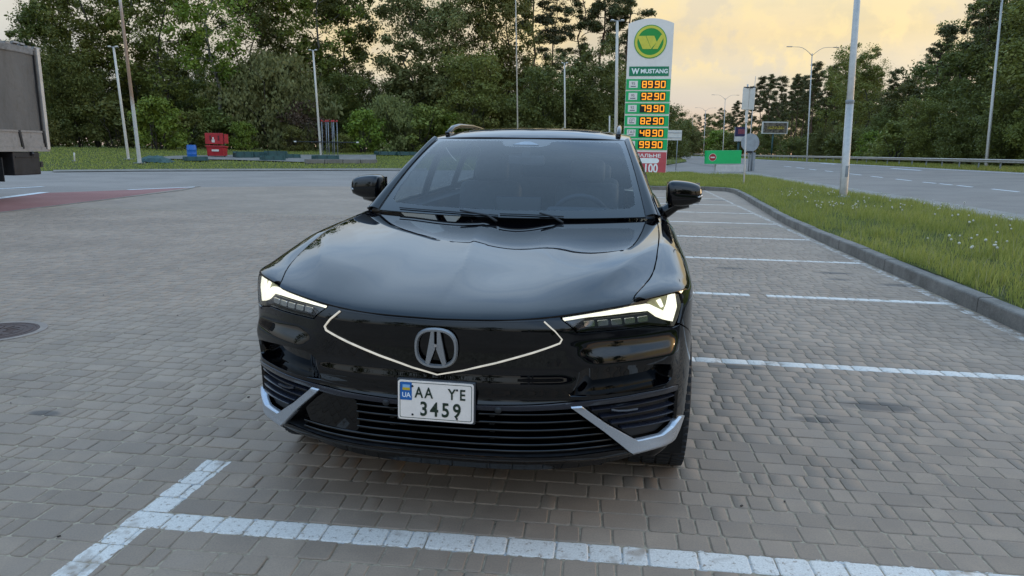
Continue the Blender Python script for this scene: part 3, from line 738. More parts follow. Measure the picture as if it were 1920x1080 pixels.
for px in range(-60, 1190, 62):
    Y = R.uniform(72, 80) + sh_y(px); tree(R.choice(['round1', 'round2', 'round0']), spot(px, Y), R.uniform(8, 11), R.uniform(0, 6.28), where(mid, px), 'second row trees of the left wood')
for px in (-300, -230, -160):
    tree(R.choice(['tall0', 'tall2']), spot(px, R.uniform(62, 74)), R.uniform(17, 20), R.uniform(0, 6), where('tall broadleaf tree', px), 'trees behind the lorry')
# right wood along the highway
def rspot(px, p):
    lat = (px - 960) / FPX; Y = p / (CA * lat - SA); return (lat * Y * 1.03, Y, float(tz(lat * Y, Y)) - .1)
RW = [
 (1428, 44, 'pine1', 24, 'slim pine at the far left end of the right wood', None), (1458, 42, 'pine0', 21, 'pine above the advertising board', None), (1486, 44, 'pine2', 23, 'pine right of the advertising board', None),
 (1512, 40, 'pine3', 19, 'pine behind the double street lamp', None), (1545, 42, 'tall0', 22.5, 'tall leafy tree right of the double street lamp', None), (1580, 42, 'tall2', 20, 'leafy tree just left of the big white lamp post', None),
 (1622, 41, 'pine3', 14.5, 'low pine right of the big white lamp post', None), (1660, 43, 'round1', 12.5, 'dark round tree right of the big white lamp post', None), (1700, 42, 'pine1', 19, 'open pine with bare limbs on the right', None),
 (1742, 40, 'round2', 14, 'dark tree in the middle of the right wood', None), (1775, 42, 'pine0', 20, 'pine left of the right-hand street lamp', None), (1812, 40, 'tall1', 19, 'dark tree beside the right-hand street lamp', None),
 (1850, 39, 'tall3', 20, 'dense tree behind the right-hand street lamp', None), (1895, 37, 'tall0', 21, 'grey-green tall tree at the right edge', None), (1935, 36, 'tall2', 22, 'tall tree cut by the right edge', None),
 (1640, 33, 'bush1', 5.5, 'light green bush behind the guardrail right of the white post', None), (1605, 34, 'bush0', 4.5, 'fresh green bush behind the white lamp post', None), (1690, 34, 'round0', 7.5, 'mid-green tree leaning over the guardrail', None),
 (1760, 33.5, 'round1', 7.0, 'dark green tree over the guardrail on the right', None), (1830, 33, 'round2', 7.0, 'dark tree over the guardrail beside the street lamp', None), (1905, 32.5, 'round0', 6.5, 'bushy tree over the guardrail at the right edge', None),
 (1548, 35, 'bush2', 5.5, 'dark bush behind the double street lamp foot', None), (1500, 36, 'bush2', 5.5, 'dark bush right of the advertising board foot', None), (1462, 38, 'bush2', 5.0, 'dark bush below the advertising board', None),
]
for px, p, k, h, lab, grp in RW: tree(k, rspot(px, p), h, R.uniform(0, 6.28), lab, grp or 'trees of the right wood', None, 1.08)
for px in range(1416, 2080, 18):
    p = R.uniform(46, 60); k = R.choice(['pine0', 'pine1', 'tall1', 'tall3', 'pine2', 'round1'])
    hh = np.interp(px, [1420, 1500, 1560, 1610, 1650, 1720, 1800, 1920, 2080], [24, 25, 23, 16, 19, 21, 23, 25, 25])
    if k == 'round1': hh = min(hh, 13)
    tree(k, rspot(px, p), hh * R.uniform(.88, 1.05), R.uniform(0, 6.28), where('deep right-wood ' + ('pine' if k[0] == 'p' else 'tree'), px), 'trees deep in the right wood')
for px in range(1398, 1600, 9):
    p = R.uniform(52, 74); k = R.choice(['pine0', 'pine3', 'tall1', 'pine2', 'tall3', 'round1']); hh = float(np.interp(px, [1398, 1440, 1500, 1560, 1600], [20, 23, 24, 22, 17])) * R.uniform(.82, 1.0)
    tree(k, rspot(px, p), min(hh, 13) if k == 'round1' else hh, R.uniform(0, 6.28), where('distant right-wood ' + ('pine' if k[0] == 'p' else 'tree'), px), 'trees deep in the right wood')
for px in range(1440, 2000, 33):
    tree(R.choice(['bush1', 'bush2', 'round1']), rspot(px, R.uniform(35, 39)), R.uniform(4.2, 6.8), R.uniform(0, 6.28), where('dark low growth', px), 'low growth of the right wood')
for px, p in ((2060, 34), (2200, 33), (2400, 34), (2700, 33)): tree('tall1', rspot(px, p), 16, R.uniform(0, 6), where('tall tree', px), 'trees beyond the right edge')
# far wood where the highway disappears
for px, Y, k, h in ((1238, 210, 'round1', 13), (1252, 150, 'round1', 11.5), (1266, 165, 'round2', 9.5), (1278, 230, 'round1', 11), (1292, 330, 'tall1', 16), (1308, 340, 'pine3', 18), (1322, 330, 'pine1', 19), (1336, 300, 'tall3', 18), (1350, 300, 'pine3', 19.5),
                    (1364, 290, 'tall1', 18.5), (1378, 280, 'pine0', 21), (1392, 270, 'pine3', 22), (1406, 260, 'pine1', 25), (1419, 250, 'pine2', 27), (1434, 235, 'pine0', 26), (1300, 260, 'round2', 9), (1330, 240, 'round0', 9), (1345, 225, 'bush0', 8.5), (1362, 220, 'bush1', 8), (1385, 215, 'round1', 9), (1412, 210, 'round2', 9), (1440, 200, 'round1', 9),
                    (1310, 300, 'round1', 10), (1285, 280, 'bush2', 8)):
    tree(k, spot(px, Y), h, R.uniform(0, 6.28), where('far dark ' + ('pine' if k[0] == 'p' else 'tree'), px), 'far trees along the highway', None, 1.15)
# undergrowth closing the wood behind the rows
def undergrowth(name, cl, size, mat, per):
    rg = np.random.default_rng(5); C = np.array(cl); V = leaves(rg, C, np.full(len(C), 2.2), per, size, .9); V[:, 2] = np.maximum(V[:, 2], C[:, 2].min() - 1)
    o = link(name, crown_mesh(name, V, mat)); o['kind'] = 'stuff'
cl = []
for px in range(-160, 1215, 10):
    Y = 110 + sh_y(px) + R.uniform(-4, 4)
    for zz in (1, 3.5, 6, 8): v = at(px, 280, Y); cl.append((v.x, Y, float(tz(v.x, Y)) + zz + R.uniform(-.8, .8)))
for px in range(1405, 2100, 9):
    x, y, z = rspot(px, 64 + R.uniform(-2, 2))
    for zz in (1, 3.5, 6, 8.5, 11, 13): cl.append((x, y, z + zz + R.uniform(-.8, .8)))
for px in range(1225, 1420, 7):
    Y = 360; v = at(px, 280, Y)
    for zz in (1, 4, 7, 10): cl.append((v.x, Y, zz + R.uniform(-1, 1)))
undergrowth('undergrowth', cl, .75, L_DARK, 60)

# verge grass, blade by blade near the camera and in tufts further off
def blades(name, n, fn, mat, hmin, hmax, wmin, wmax, seed, zf):
    rg = np.random.default_rng(seed); x, y, hs = fn(rg, n); n = len(x); z = zf(x, y)
    th = rg.uniform(0, 6.28, n); hh = rg.uniform(hmin, hmax, n) * hs; w = rg.uniform(wmin, wmax, n); ln = rg.uniform(.15, .7, n) * hh; la = rg.uniform(0, 6.28, n)
    dx, dy = np.cos(th) * w / 2, np.sin(th) * w / 2; ex, ey = np.cos(la) * ln, np.sin(la) * ln
    P = lambda a, b, c: np.stack([a, b, c], 1)
    V = np.stack([P(x - dx, y - dy, z), P(x + dx, y + dy, z), P(x + dx * .7 + ex * .4, y + dy * .7 + ey * .4, z + hh * .62), P(x + ex, y + ey, z + hh), P(x - dx * .7 + ex * .4, y - dy * .7 + ey * .4, z + hh * .62)], 1).reshape(-1, 3)
    i = np.arange(n)[:, None] * 5
    F = np.concatenate([i + np.array([[0, 1, 2, 4]]), i + np.array([[4, 2, 3, 3]])])
    tri = i + np.array([[4, 2, 3]])
    me = bpy.data.meshes.new(name); nq = n
    me.vertices.add(len(V)); me.vertices.foreach_set('co', V.astype(np.float32).ravel())
    loops = np.concatenate([(i + np.array([[0, 1, 2, 4]])).ravel(), tri.ravel()]).astype(np.int32)
    me.loops.add(len(loops)); me.loops.foreach_set('vertex_index', loops)
    me.polygons.add(2 * n); me.polygons.foreach_set('loop_start', np.concatenate([np.arange(n) * 4, 4 * n + np.arange(n) * 3]).astype(np.int32))
    me.update(calc_edges=True); me.materials.append(mat)
    o = link(name, me); o['kind'] = 'stuff'; return o
ISL = np.array(isl_poly)
izv = np.vectorize(island_z)
def area_verge(rg, n):
    q = 4 + 46 * rg.uniform(0, 1, n) ** 1.9; p = rg.uniform(3.3, 9.75, n)
    x, y = p * CA + q * SA, -p * SA + q * CA
    clump = np.sin(x * 3.1 + np.sin(y * 2.3) * 1.7) * np.sin(y * 2.7 + np.sin(x * 1.9)) * .5 + .5
    k = inpoly_np(x, y, ISL) & (rg.uniform(0, 1, n) < .12 + .88 * clump ** 1.2); return x[k], y[k], (.32 + 1.0 * clump[k]) * np.clip((p[k] - 3.5) * 1.2 + .45, .4, 1)
def area_isl2(rg, n):
    p = rg.uniform(-3.5, 5, n); q = rg.uniform(29, 53.5, n); x, y = p * CA + q * SA, -p * SA + q * CA; k = inpoly_np(x, y, ISL); return x[k], y[k], np.ones(k.sum())
G1 = leaf_mat('grass_blade', (0.199, 0.218, 0.042), (0.388, 0.358, 0.087), (0.247, 0.255, 0.055), .4)
G2 = leaf_mat('grass_pale', (0.312, 0.286, 0.152), (0.429, 0.390, 0.222), (0.260, 0.260, 0.117), .3)
blades('verge_grass', 220000, area_verge, G1, .05, .21, .006, .013, 1, izv)
blades('verge_straw', 9000, area_verge, G2, .14, .30, .004, .007, 2, izv)
blades('island_grass', 26000, area_isl2, G1, .08, .2, .02, .04, 3, izv)
def area_left(rg, n):
    s = rg.uniform(-45, 32, n); t_ = rg.uniform(.2, 26, n); x = -25.84 + s * .864 + t_ * -.503; y = 40.94 + s * .503 + t_ * .864
    cp = np.array([(v.x, v.y) for v in cpath]); k = ~inpoly_np(x, y, cp); return x[k], y[k], np.ones(k.sum())
blades('field_grass', 70000, area_left, G1, .03, .12, .03, .07, 4, lambda x, y: tz(x, y) - .05)
def area_right(rg, n):
    p = rg.uniform(23.8, 34, n); q = rg.uniform(20, 160, n); x, y = p * CA + q * SA, -p * SA + q * CA; return x, y, np.ones(n)
blades('far_verge_grass', 40000, area_right, G1, .1, .3, .03, .08, 5, lambda x, y: tz(x, y) - .05)
II = np.array([(v.x, v.y) for v in ii])
def area_ii(rg, n):
    x = rg.uniform(II[:, 0].min(), II[:, 0].max(), n); y = rg.uniform(II[:, 1].min(), II[:, 1].max(), n); k = inpoly_np(x, y, II); return x[k], y[k], np.ones(k.sum())
blades('far_island_grass', 15000, area_ii, G1, .1, .35, .05, .12, 6, lambda x, y: tz(x, y) + .04)
# dandelion clocks
M_CLOCK = pm('dandelion_clock', (.62, .56, .44), .9, 0, .15, 30, 0, .1); M_STALK = pm('dandelion_stalk', (.16, .15, .06), .8, 0, .2, 30)
rg = np.random.default_rng(11); heads, stalks = MB(), MB(); cnt = 0
while cnt < 240:
    q = 7 + 19 * rg.uniform() ** 1.1; p = rg.uniform(4.6, 9.3)
    if math.sin(p * 1.9 + q * .55) + math.sin(q * 1.1 - p) + .8 * math.sin(p * 5 + q * 3) < .25: continue
    x, y = xy(p, q); z = float(island_z(x, y)); h = rg.uniform(.12, .27); tx, ty = rg.normal(size=2) * .03; r = rg.uniform(.013, .023)
    stalks.tube([(x, y, z - .02), (x + tx * .4, y + ty * .4, z + h * .6), (x + tx, y + ty, z + h)], .003, 3, False)
    heads.lathe([(0.001, -r), (r * .8, -r * .6), (r, 0), (r * .8, r * .6), (.001, r)], (x + tx, y + ty, z + h), 6); cnt += 1
o = heads.build('dandelion_heads', M_CLOCK, None, True); o['kind'] = 'stuff'
o = stalks.build('dandelion_stalks', M_STALK); o['kind'] = 'stuff'

# the trees on the other side of the yard, which the car's nose mirrors
BK = iter(('first', 'second', 'third', 'fourth', 'fifth', 'sixth', 'seventh', 'eighth', 'ninth', 'tenth'))
where_back = lambda x: f'tree mirrored in the car nose, {next(BK)} along the far side of the yard'
for x, y, k, h in ((-34, -30, 'tall0', 17), (-26, -38, 'tall2', 19), (-17, -36, 'round1', 11), (-9, -40, 'tall1', 18), (17, -38, 'tall3', 17), (24, -33, 'round0', 12), (31, -38, 'tall0', 19), (39, -30, 'tall1', 17), (-42, -18, 'tall3', 18), (-46, -4, 'tall2', 17)):
    tree(k, (x, y, -.05), h, R.uniform(0, 6), where_back(x), 'trees mirrored in the car nose')
# ------------------------------------------------------------------ street furniture, signs, lorry
M_WPOLE = pm('white_pole', (.60, .53, .44), .5, .1, .12, 2, .1)
M_GALV = pm('galvanised', (.46, .42, .37), .45, .55, .15, 5, .1)
M_GALVD = pm('galvanised_dull', (.30, .31, .32), .55, .4, .2, 4, .1)
M_GREENP = pm('dark_green_paint', (.020, .060, .052), .6, 0, .35, 3, .3)
M_BLUE = pm('blue_plastic', (.012, .12, .42), .45, 0, .2, 5)
M_RED = pm('red_paint', (.42, .018, .022), .5, 0, .2, 4)
M_REDD = pm('dark_red_slot', (.10, .010, .012), .6, 0, .2, 4)
M_WHITE = pm('white_sheet', (.70, .64, .56), .5, 0, .1, 2)
M_BACK = pm('sign_back', (.36, .37, .38), .5, .4, .15, 3)
M_DARKM = pm('dark_metal', (.03, .03, .032), .5, .4, .3, 6)
# masts: foot pixel, top pixel -> real points; the foot gives the distance
def mast_pts(foot, top, Y=None):
    a = gnd(*foot) if Y is None else at(*foot, Y)
    if Y is not None: a.z = float(tz(a.x, a.y))
    b = at(*top, a.y); return a, b
t = NT('rusty_mast'); v = t.obj(); sp = t.node('ShaderNodeSeparateXYZ'); t.l.new(v, sp.inputs[0])
hgt = t.math('ADD', sp.outputs[2], t.math('MULTIPLY', t.noise(3, 5, .7, v), 2.2))
c = t.mix(t.ramp(hgt, 4.6, 5.6), (.55, .51, .45), (.30, .18, .11)); c = t.mix(t.ramp(hgt, 10.5, 12.0), c, (.50, .43, .36))
c = t.mix(t.ramp(t.noise(7, 4, .7, v), .5, .7, 0, .5), c, (.34, .23, .16)); t.set(col=c, rough=.7); M_RUSTY = t.m
def mast(name, foot, top, r0, r1, mat, label, cat, group=None, Y=None, head=None):
    a, b = mast_pts(foot, top, Y); e = empty(name, a, 0, label, cat, group); d = b - a
    m = MB(); m.tube([(0, 0, -.3), (0, 0, 0), tuple(d * .5), tuple(d)], [r0, r0, (r0 + r1) / 2, r1], 12); m.build('shaft', mat, e, True)
    m = MB(); m.box((0, 0, .012), (r0 * 4.6, r0 * 4.6, .025))
    for sx in (-1, 1):
        for sy in (-1, 1): m.tube([(sx * r0 * 1.8, sy * r0 * 1.8, .02), (sx * r0 * 1.8, sy * r0 * 1.8, .06)], r0 * .18, 6)
    m.build('base_plate', M_GALVD, e)
    if head == 'T':
        w = r0 * 7; m = MB(); m.box(tuple(d + Vector((0, 0, .03))), (w, .08, .06)); m.build('cross_bar', M_GALVD, e)
        for s in (-1, 1):
            m = MB(); m.box(tuple(d + Vector((s * w * .36, -.10, .06))), (w * .22, .22, .06), Matrix.Rotation(math.radians(14), 3, 'X'), .02); m.build('lamp_head', M_WHITE, e)
    return e
POLES = 'white masts of the yard'
mast('lamp_mast', (241, 298.5), (213, 89), .10, .075, M_WPOLE, 'white leaning lamp mast with a small cross bar, left of the rusty mast', 'lamp post', POLES, None, 'T')
mast('mast', (262, 306), (222, -26), .13, .085, M_RUSTY, 'tall leaning mast with rusty brown middle and white foot', 'mast', POLES)
mast('lamp_mast', (602, 292), (587, 95), .105, .075, M_WPOLE, 'white lamp mast rising from a dark green trough, left of the red-topped pipes', 'lamp post', POLES, None, 'T')
t = pm('beige_mast', (.46, .38, .29), .6, 0, .2, 2)
mast('mast', (972, 292), (966.5, -30), .065, .05, t, 'thin tall beige mast rising behind the middle of the car roof', 'mast', POLES, 66)
mast('lamp_mast', (1060.5, 290), (1058.5, 119), .085, .065, M_WPOLE, 'short white lamp mast right of the thin beige mast', 'lamp post', POLES, 68, 'T')
mast('lamp_mast', (1155, 300), (1157.5, 40), .12, .08, M_WPOLE, 'white lamp mast close to the left edge of the price sign', 'lamp post', POLES, 45, 'T')
mast('marker_post', (1143, 300), (1143, 217), .05, .05, M_WPOLE, 'short pale post between the price sign lamp and the car roof', 'post', None, 52)
mast('marker_post', (140, 302), (139, 286), .05, .05, M_WPOLE, 'short white post in the grass right of the lorry', 'post')
# the big lamp post in the verge
a, b = mast_pts((1580, 377), (1609, -25), None); a.z = float(island_z(a.x, a.y)); e = empty('lamp_post', a, 0, 'thick white-grey steel lamp post standing in the dandelion verge', 'lamp post')
d = b - a; m = MB(); m.tube([(0, 0, -.3), (0, 0, 0), tuple(d * .47)], [.125, .125, .118], 20); m.build('lower_shaft', M_GALV, e, True)
m = MB(); m.tube([tuple(d * .47), tuple(d * .475), tuple(d * 1.25)], [.110, .108, .085], 20); m.build('upper_shaft', M_GALV, e, True)
m = MB(); m.lathe([(.128, -.05), (.133, .0), (.133, .04), (.127, .05)], tuple(d * .468), 20); m.build('collar', M_GALVD, e, True)
m = MB(); m.lathe([(.22, -.1), (.22, .03), (.13, .05)], (0, 0, 0), 20); m.build('foot', M_GALVD, e)
m = MB(); m.box((-.02, -.122, .85), (.10, .02, .36), None, .004); m.build('hatch', M_GALVD, e)
# highway lamps
def street_lamp(foot, top, Y, arms, label, group='double street lamps of the highway', r=.10):
    a = at(*foot, Y); a.z = float(tz(a.x, a.y)); b = at(*top, Y); h = b.z - a.z; e = empty('street_lamp', a, 0, label, 'street lamp', group)
    lean = (b - a); m = MB(); m.tube([(0, 0, -.3), (0, 0, 0), tuple(lean * .98)], [r, r, r * .6], 10); m.build('shaft', M_GALV, e, True)
    for s in arms:
        L = 2.6; P = [tuple(lean * .96 + Vector((s * L * k / 6, 0, 1.0 * math.sin(min(1, k / 4) * math.pi / 2) + .05 * k / 6))) for k in range(7)]
        m = MB(); m.tube(P, [r * .42, r * .36, r * .32, r * .3, r * .28, r * .26, r * .24], 6); ar = m.build('arm', M_GALV, e, True)
        m = MB(); m.box(tuple(Vector(P[-1]) + Vector((s * .35, 0, .0))), (.7, .22, .08), None, .02); m.build('lamp_head', M_GALVD, ar)
    return e
street_lamp((1515, 279), (1523, 96), 92, (-1, 1), 'double-armed street lamp left of the big white lamp post')
street_lamp((1356, 279), (1360, 182), 172, (-1, 1), 'double-armed street lamp left of the twin white road signs')
street_lamp((1320, 279), (1323, 205), 225, (-1, 1), 'distant double-armed street lamp above the green sign', r=.11)
street_lamp((1296, 279), (1299, 219), 280, (-1, 1), 'farthest small street lamp right of the price sign', r=.12)
street_lamp((1405, 270), (1417, 140), 128, (), 'plain slim mast just right of the twin white road signs', None, .08)
street_lamp((1853, 282), (1880, -10), 60, (-1,), 'street lamp at the right edge behind the guardrail', None, .13)

# guardrail
gr = empty('guardrail', (0, 0, 0), 0, 'long galvanised guardrail between the highway and the right wood', 'guardrail')
GP = 25.6
prof = [(0, .60), (.05, .57), (.05, .53), (.0, .50), (.0, .455), (.05, .425), (.05, .385), (0, .355)]
m = MB(); V = []; qs = list(range(-6, 320, 4))
for q in qs:
    for u, z in prof: x, y = xy(GP - u, q); V.append((x, y, float(tz(x, y)) + z + .12))
n = len(prof); m.add(V, [[i * n + k, i * n + k + 1, (i + 1) * n + k + 1, (i + 1) * n + k] for i in range(len(qs) - 1) for k in range(n - 1)]); m.build('rail_beam', M_GALV, gr)
pmsh = MB(); pmsh.box((0, 0, .22), (.06, .10, 1.0)); pme = pmsh.mesh('post', M_GALVD)
for q in range(-4, 200, 3):
    x, y = xy(GP + .06, q); o = link('post', pme, gr); o.location = (x, y, float(tz(x, y)))

# price sign
T = gnd(1207, 329); T.z = .0
TW_l, TW_r = at(1172, 120, T.y).x, at(1250, 120, T.y).x
tot = empty('price_sign', (T.x, T.y, 0), math.radians(-9), 'tall white and green fuel price sign with orange digits and round yellow logo', 'price sign')
ZT = at(1210, 34, T.y).z; W_T = 2.86
def tzv(f): return ZT * (1 - f)           # f: share of the height from the top
M_TWHITE = pm('sign_white', (.70, .66, .60), .35, 0, .06, 2, emi=(.9, .85, .82), emis=.10)
M_TGREEN = pm('sign_green', (.006, .30, .095), .35, 0, .08, 2, emi=(.0, .55, .16), emis=.16)
M_TDGREEN = pm('sign_deep_green', (.004, .16, .075), .4, 0, .1, 2, emi=(.0, .35, .15), emis=.08)
M_TLOGO = pm('logo_green', (.008, .22, .035), .4, 0, .1, 2, emi=(.02, .45, .05), emis=.10)
M_TYEL = pm('logo_yellow', (.55, .52, .05), .4, 0, .12, 2, emi=(.8, .72, .08), emis=.10)
M_TRED = pm('sign_red', (.46, .075, .085), .4, 0, .1, 2, emi=(.8, .12, .14), emis=.08)
M_DISP = pm('display_black', (.012, .008, .006), .3, 0, .2, 9)
def emis(name, c, s):
    t = NT(name); v = t.obj(); k = t.ramp(t.noise(30, 2, .5, v), .3, .7, .85, 1.1)
    t.set(col=tuple(x * .3 for x in c), rough=.4, emi=c, emis=t.math('MULTIPLY', k, s)); return t.m
M_LED = emis('led_orange', (1.0, .36, .02), 1.25)
M_TEXTW = pm('sign_lettering', (.75, .78, .76), .5, 0, .05, 3, emi=(.8, .9, .85), emis=.12); M_TEXTD = pm('sign_print', (.10, .12, .13), .5, 0, .1, 3)
D = .42
def tfn(y0):   # local: u across, v up, w back
    return lambda u, v, w: (u, y0 + w, v)
# body: arched top
arch = [(-W_T / 2, .15), (W_T / 2, .15)] + [(W_T / 2 * (1 - k / 8), tzv(.032) + ZT * .032 * (1 - (1 - k / 8) ** 2)) for k in range(17)]
m = MB(); m.prism(arch, tfn(0), D); m.build('cabinet', M_TWHITE, tot)
m = MB(); m.box((0, D / 2, .05), (W_T * .8, D * .9, .5)); m.build('plinth', M_DARKM, tot)
# logo disc
lc = tzv(.144); rr = W_T * .36
m = MB(); m.lathe([(0, -.030), (rr, -.030), (rr, 0)], (0, 0, lc), 48, 'y'); lg = m.build('logo', M_TLOGO, tot)
m = MB(); m.lathe([(rr * .95, -.030), (rr * .95, -.042), (rr * .80, -.042), (rr * .80, -.030)], (0, 0, lc), 48, 'y'); m.build('logo_ring', M_TYEL, lg)
def flat(name, polys, mat, parent, y, dep=.01):
    m = MB()
    for p in polys: m.prism(p, tfn(y - dep), dep)
    return m.build(name, mat, parent)
k = rr / 82.0   # logo drawn in picture units, centre at 230,220, radius 82
def LP(pts): return [((x - 230) * k, lc - (y - 220) * k) for x, y in pts]
flat('logo_stripes', [LP([(162, 192), (205, 192), (236, 256), (193, 256)]), LP([(208, 192), (248, 192), (262, 222), (236, 254)]), LP([(240, 256), (252, 190), (268, 240), (300, 187), (262, 256)][0:0] or [(242, 256), (262, 222), (282, 188), (302, 188), (268, 256)])], M_TYEL, lg, -.042, .012)
bt, bb = tzv(.285), tzv(.366)
# brand strip
flat('name_board', [[(-W_T * .44, tzv(.358)), (W_T * .44, tzv(.358)), (W_T * .44, tzv(.298)), (-W_T * .44, tzv(.298))]], M_TDGREEN, tot, -.002, .02)
nb = bpy.data.objects['name_board']
def put_text(name, body, size, mat, parent, u, v, y, sx=1.0, off=0.0, al='CENTER', bold=0.0):
    me = text_mesh(name, body, size, mat, .004, (sx, 1), al, bold); o = link(name, me, parent); o.location = (u, y, v); o.rotation_euler = (math.pi / 2, 0, 0); return o
put_text('lettering', 'MUSTANG', .36, M_TEXTW, nb, .34, tzv(.329), -.028, 1.02, bold=.012)
put_text('lettering', 'W', .46, M_TEXTW, nb, -.86, tzv(.329), -.028, .95, bold=.02)
# price rows
SEG = {'a': [(-.5, 1), (.5, 1)], 'b': [(.5, 1), (.5, 0)], 'c': [(.5, 0), (.5, -1)], 'd': [(-.5, -1), (.5, -1)], 'e': [(-.5, 0), (-.5, -1)], 'f': [(-.5, 1), (-.5, 0)], 'g': [(-.5, 0), (.5, 0)]}
DIG = {'0': 'abcdef', '1': 'bc', '2': 'abged', '3': 'abgcd', '4': 'fgbc', '5': 'afgcd', '6': 'afgedc', '7': 'abc', '8': 'abcdefg', '9': 'abcdfg'}
def digits(txt, u0, v0, w, h, y):
    m = MB(); th = .062; u = u0
    for ch in txt:
        if ch == '.':
            m.box((u - w * .16, y, v0 - h / 2), (th * 1.1, .012, th * 1.1)); u += w * .18; continue
        for s in DIG[ch]:
            (x1, z1), (x2, z2) = SEG[s]; x1, x2 = x1 * w * .62, x2 * w * .62; z1, z2 = z1 * h / 2, z2 * h / 2
            m.box((u + (x1 + x2) / 2, y, v0 + (z1 + z2) / 2), (abs(x2 - x1) * .84 + th, .012, th) if z1 == z2 else (th, .012, abs(z2 - z1) * .84 + th * .4))
        u += w
    return m
rows = [('89.90', .411, '95'), ('92.90', .487, '95'), ('79.90', .564, '92'), ('82.90', .644, 'ДП'), ('48.90', .722, 'ГАЗ'), ('99.90', .797, '100')]
for i, (txt, f, fuel) in enumerate(rows):
    v0 = tzv(f); hh = ZT * .0365
    row = flat('price_row', [[(-W_T * .492, v0 - hh * .93), (W_T * .492, v0 - hh * .93), (W_T * .492, v0 + hh * .93), (-W_T * .492, v0 + hh * .93)]], M_TGREEN, tot, -.004, .03)
    flat('fuel_label', [[(-W_T * .43, v0 - hh * .60), (-W_T * .235, v0 - hh * .60), (-W_T * .235, v0 + hh * .62), (-W_T * .43, v0 + hh * .62)]], M_TWHITE, row, -.034, .012)
    put_text('fuel_grade', fuel, .24, M_TEXTD, row, -W_T * .333, v0 + .05, -.050, 1.0); 
    flat('fuel_line', [[(-W_T * .39, v0 - hh * .42), (-W_T * .275, v0 - hh * .42), (-W_T * .275, v0 - hh * .26), (-W_T * .39, v0 - hh * .26)]], M_TEXTD, row, -.046, .002)
    flat('display', [[(-W_T * .165, v0 - hh * .72), (W_T * .40, v0 - hh * .72), (W_T * .40, v0 + hh * .72), (-W_T * .165, v0 + hh * .72)]], M_DISP, row, -.034, .008)
    digits(txt, -W_T * .085, v0, .375, hh * 1.02, -.050).build('digits', M_LED, row)
lo = flat('promo_panel', [[(-W_T * .49, tzv(.992)), (W_T * .49, tzv(.992)), (W_T * .49, tzv(.845)), (-W_T * .49, tzv(.845))]], M_TRED, tot, -.004, .03)
put_text('lettering', 'ПАЛЬНЕ', .30, M_TEXTW, lo, .22, tzv(.870), -.040, 1.35, bold=.006)
flat('pill', [[(.26 + .78 * (math.cos(w) * .25 + math.copysign(.62, math.cos(w))), tzv(.902) + .17 * math.sin(w)) for w in [2 * math.pi * (k + .5) / 20 for k in range(20)]]], M_TEXTW, lo, -.034, .008)
put_text('lettering', '100', .80, M_TEXTW, lo, .42, tzv(.955), -.040, .78, bold=.02)

# sign board seen from behind, right of the price sign
a = at(1265, 292, 62); a.z = float(tz(a.x, a.y)); e = empty('road_sign', a, math.radians(4), 'white sign board seen from behind on two posts, right edge of the price sign', 'road sign')
zt, zb = at(1265, 244, 62).z, at(1265, 263, 62).z; wd = 1.55
m = MB(); m.box((-.25, 0, (zt + zb) / 2), (wd, .03, zt - zb)); m.build('board', M_WHITE, e)
m = MB()
for z in (zb + .22, zt - .22): m.box((-.25, -.03, z), (wd * .96, .03, .045))
m.build('rail', M_BACK, e)
for u in (-.75, .18): m = MB(); m.tube([(u, .03, -.3), (u, .03, zt - .05)], .035, 8); m.build('post', M_GALVD, e, True)
# small plate at the back: green exit sign with a no-entry roundel
G0 = gnd(1350, 322); e = empty('exit_sign', (G0.x, G0.y, 0), math.radians(4), 'long green sign box with a no-entry roundel on a concrete block', 'sign')
gl, gr_ = at(1322, 295, G0.y), at(1389, 295, G0.y); zt, zb = at(1355, 282, G0.y).z, at(1355, 307, G0.y).z; cx = (gl.x + gr_.x) / 2 - G0.x; w = gr_.x - gl.x
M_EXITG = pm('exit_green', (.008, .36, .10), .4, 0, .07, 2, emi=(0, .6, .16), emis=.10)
m = MB(); m.box((cx, 0, (zt + zb) / 2), (w, .45, zt - zb), Matrix.Rotation(math.radians(-1.2), 3, 'Y'), .02); m.build('sign_box', M_EXITG, e)
bl, br = at(1341, 310, G0.y).x - G0.x, at(1398, 310, G0.y).x - G0.x
m = MB(); m.box(((bl + br) / 2, .06, zb / 2 - .06), (br - bl, .5, zb - .02), None, .02); m.build('concrete_base', pm('pale_concrete', (.62, .56, .50), .9, 0, .12, 4, .3), e)
rc = at(1334, 295, G0.y); ru, rv = rc.x - G0.x, rc.z; rr_ = .32
m = MB(); m.lathe([(0, -.235), (rr_, -.235), (rr_, -.2)], (ru, 0, rv), 28, 'y'); rd = m.build('roundel', M_WHITE, e)
m = MB(); m.lathe([(0, -.243), (rr_ * .90, -.243), (rr_ * .90, -.235)], (ru, 0, rv), 28, 'y'); m.build('red_disc', M_RED, rd)
m = MB(); m.box((ru, -.248, rv), (rr_ * 1.15, .01, rr_ * .34)); m.build('white_bar', M_WHITE, rd)
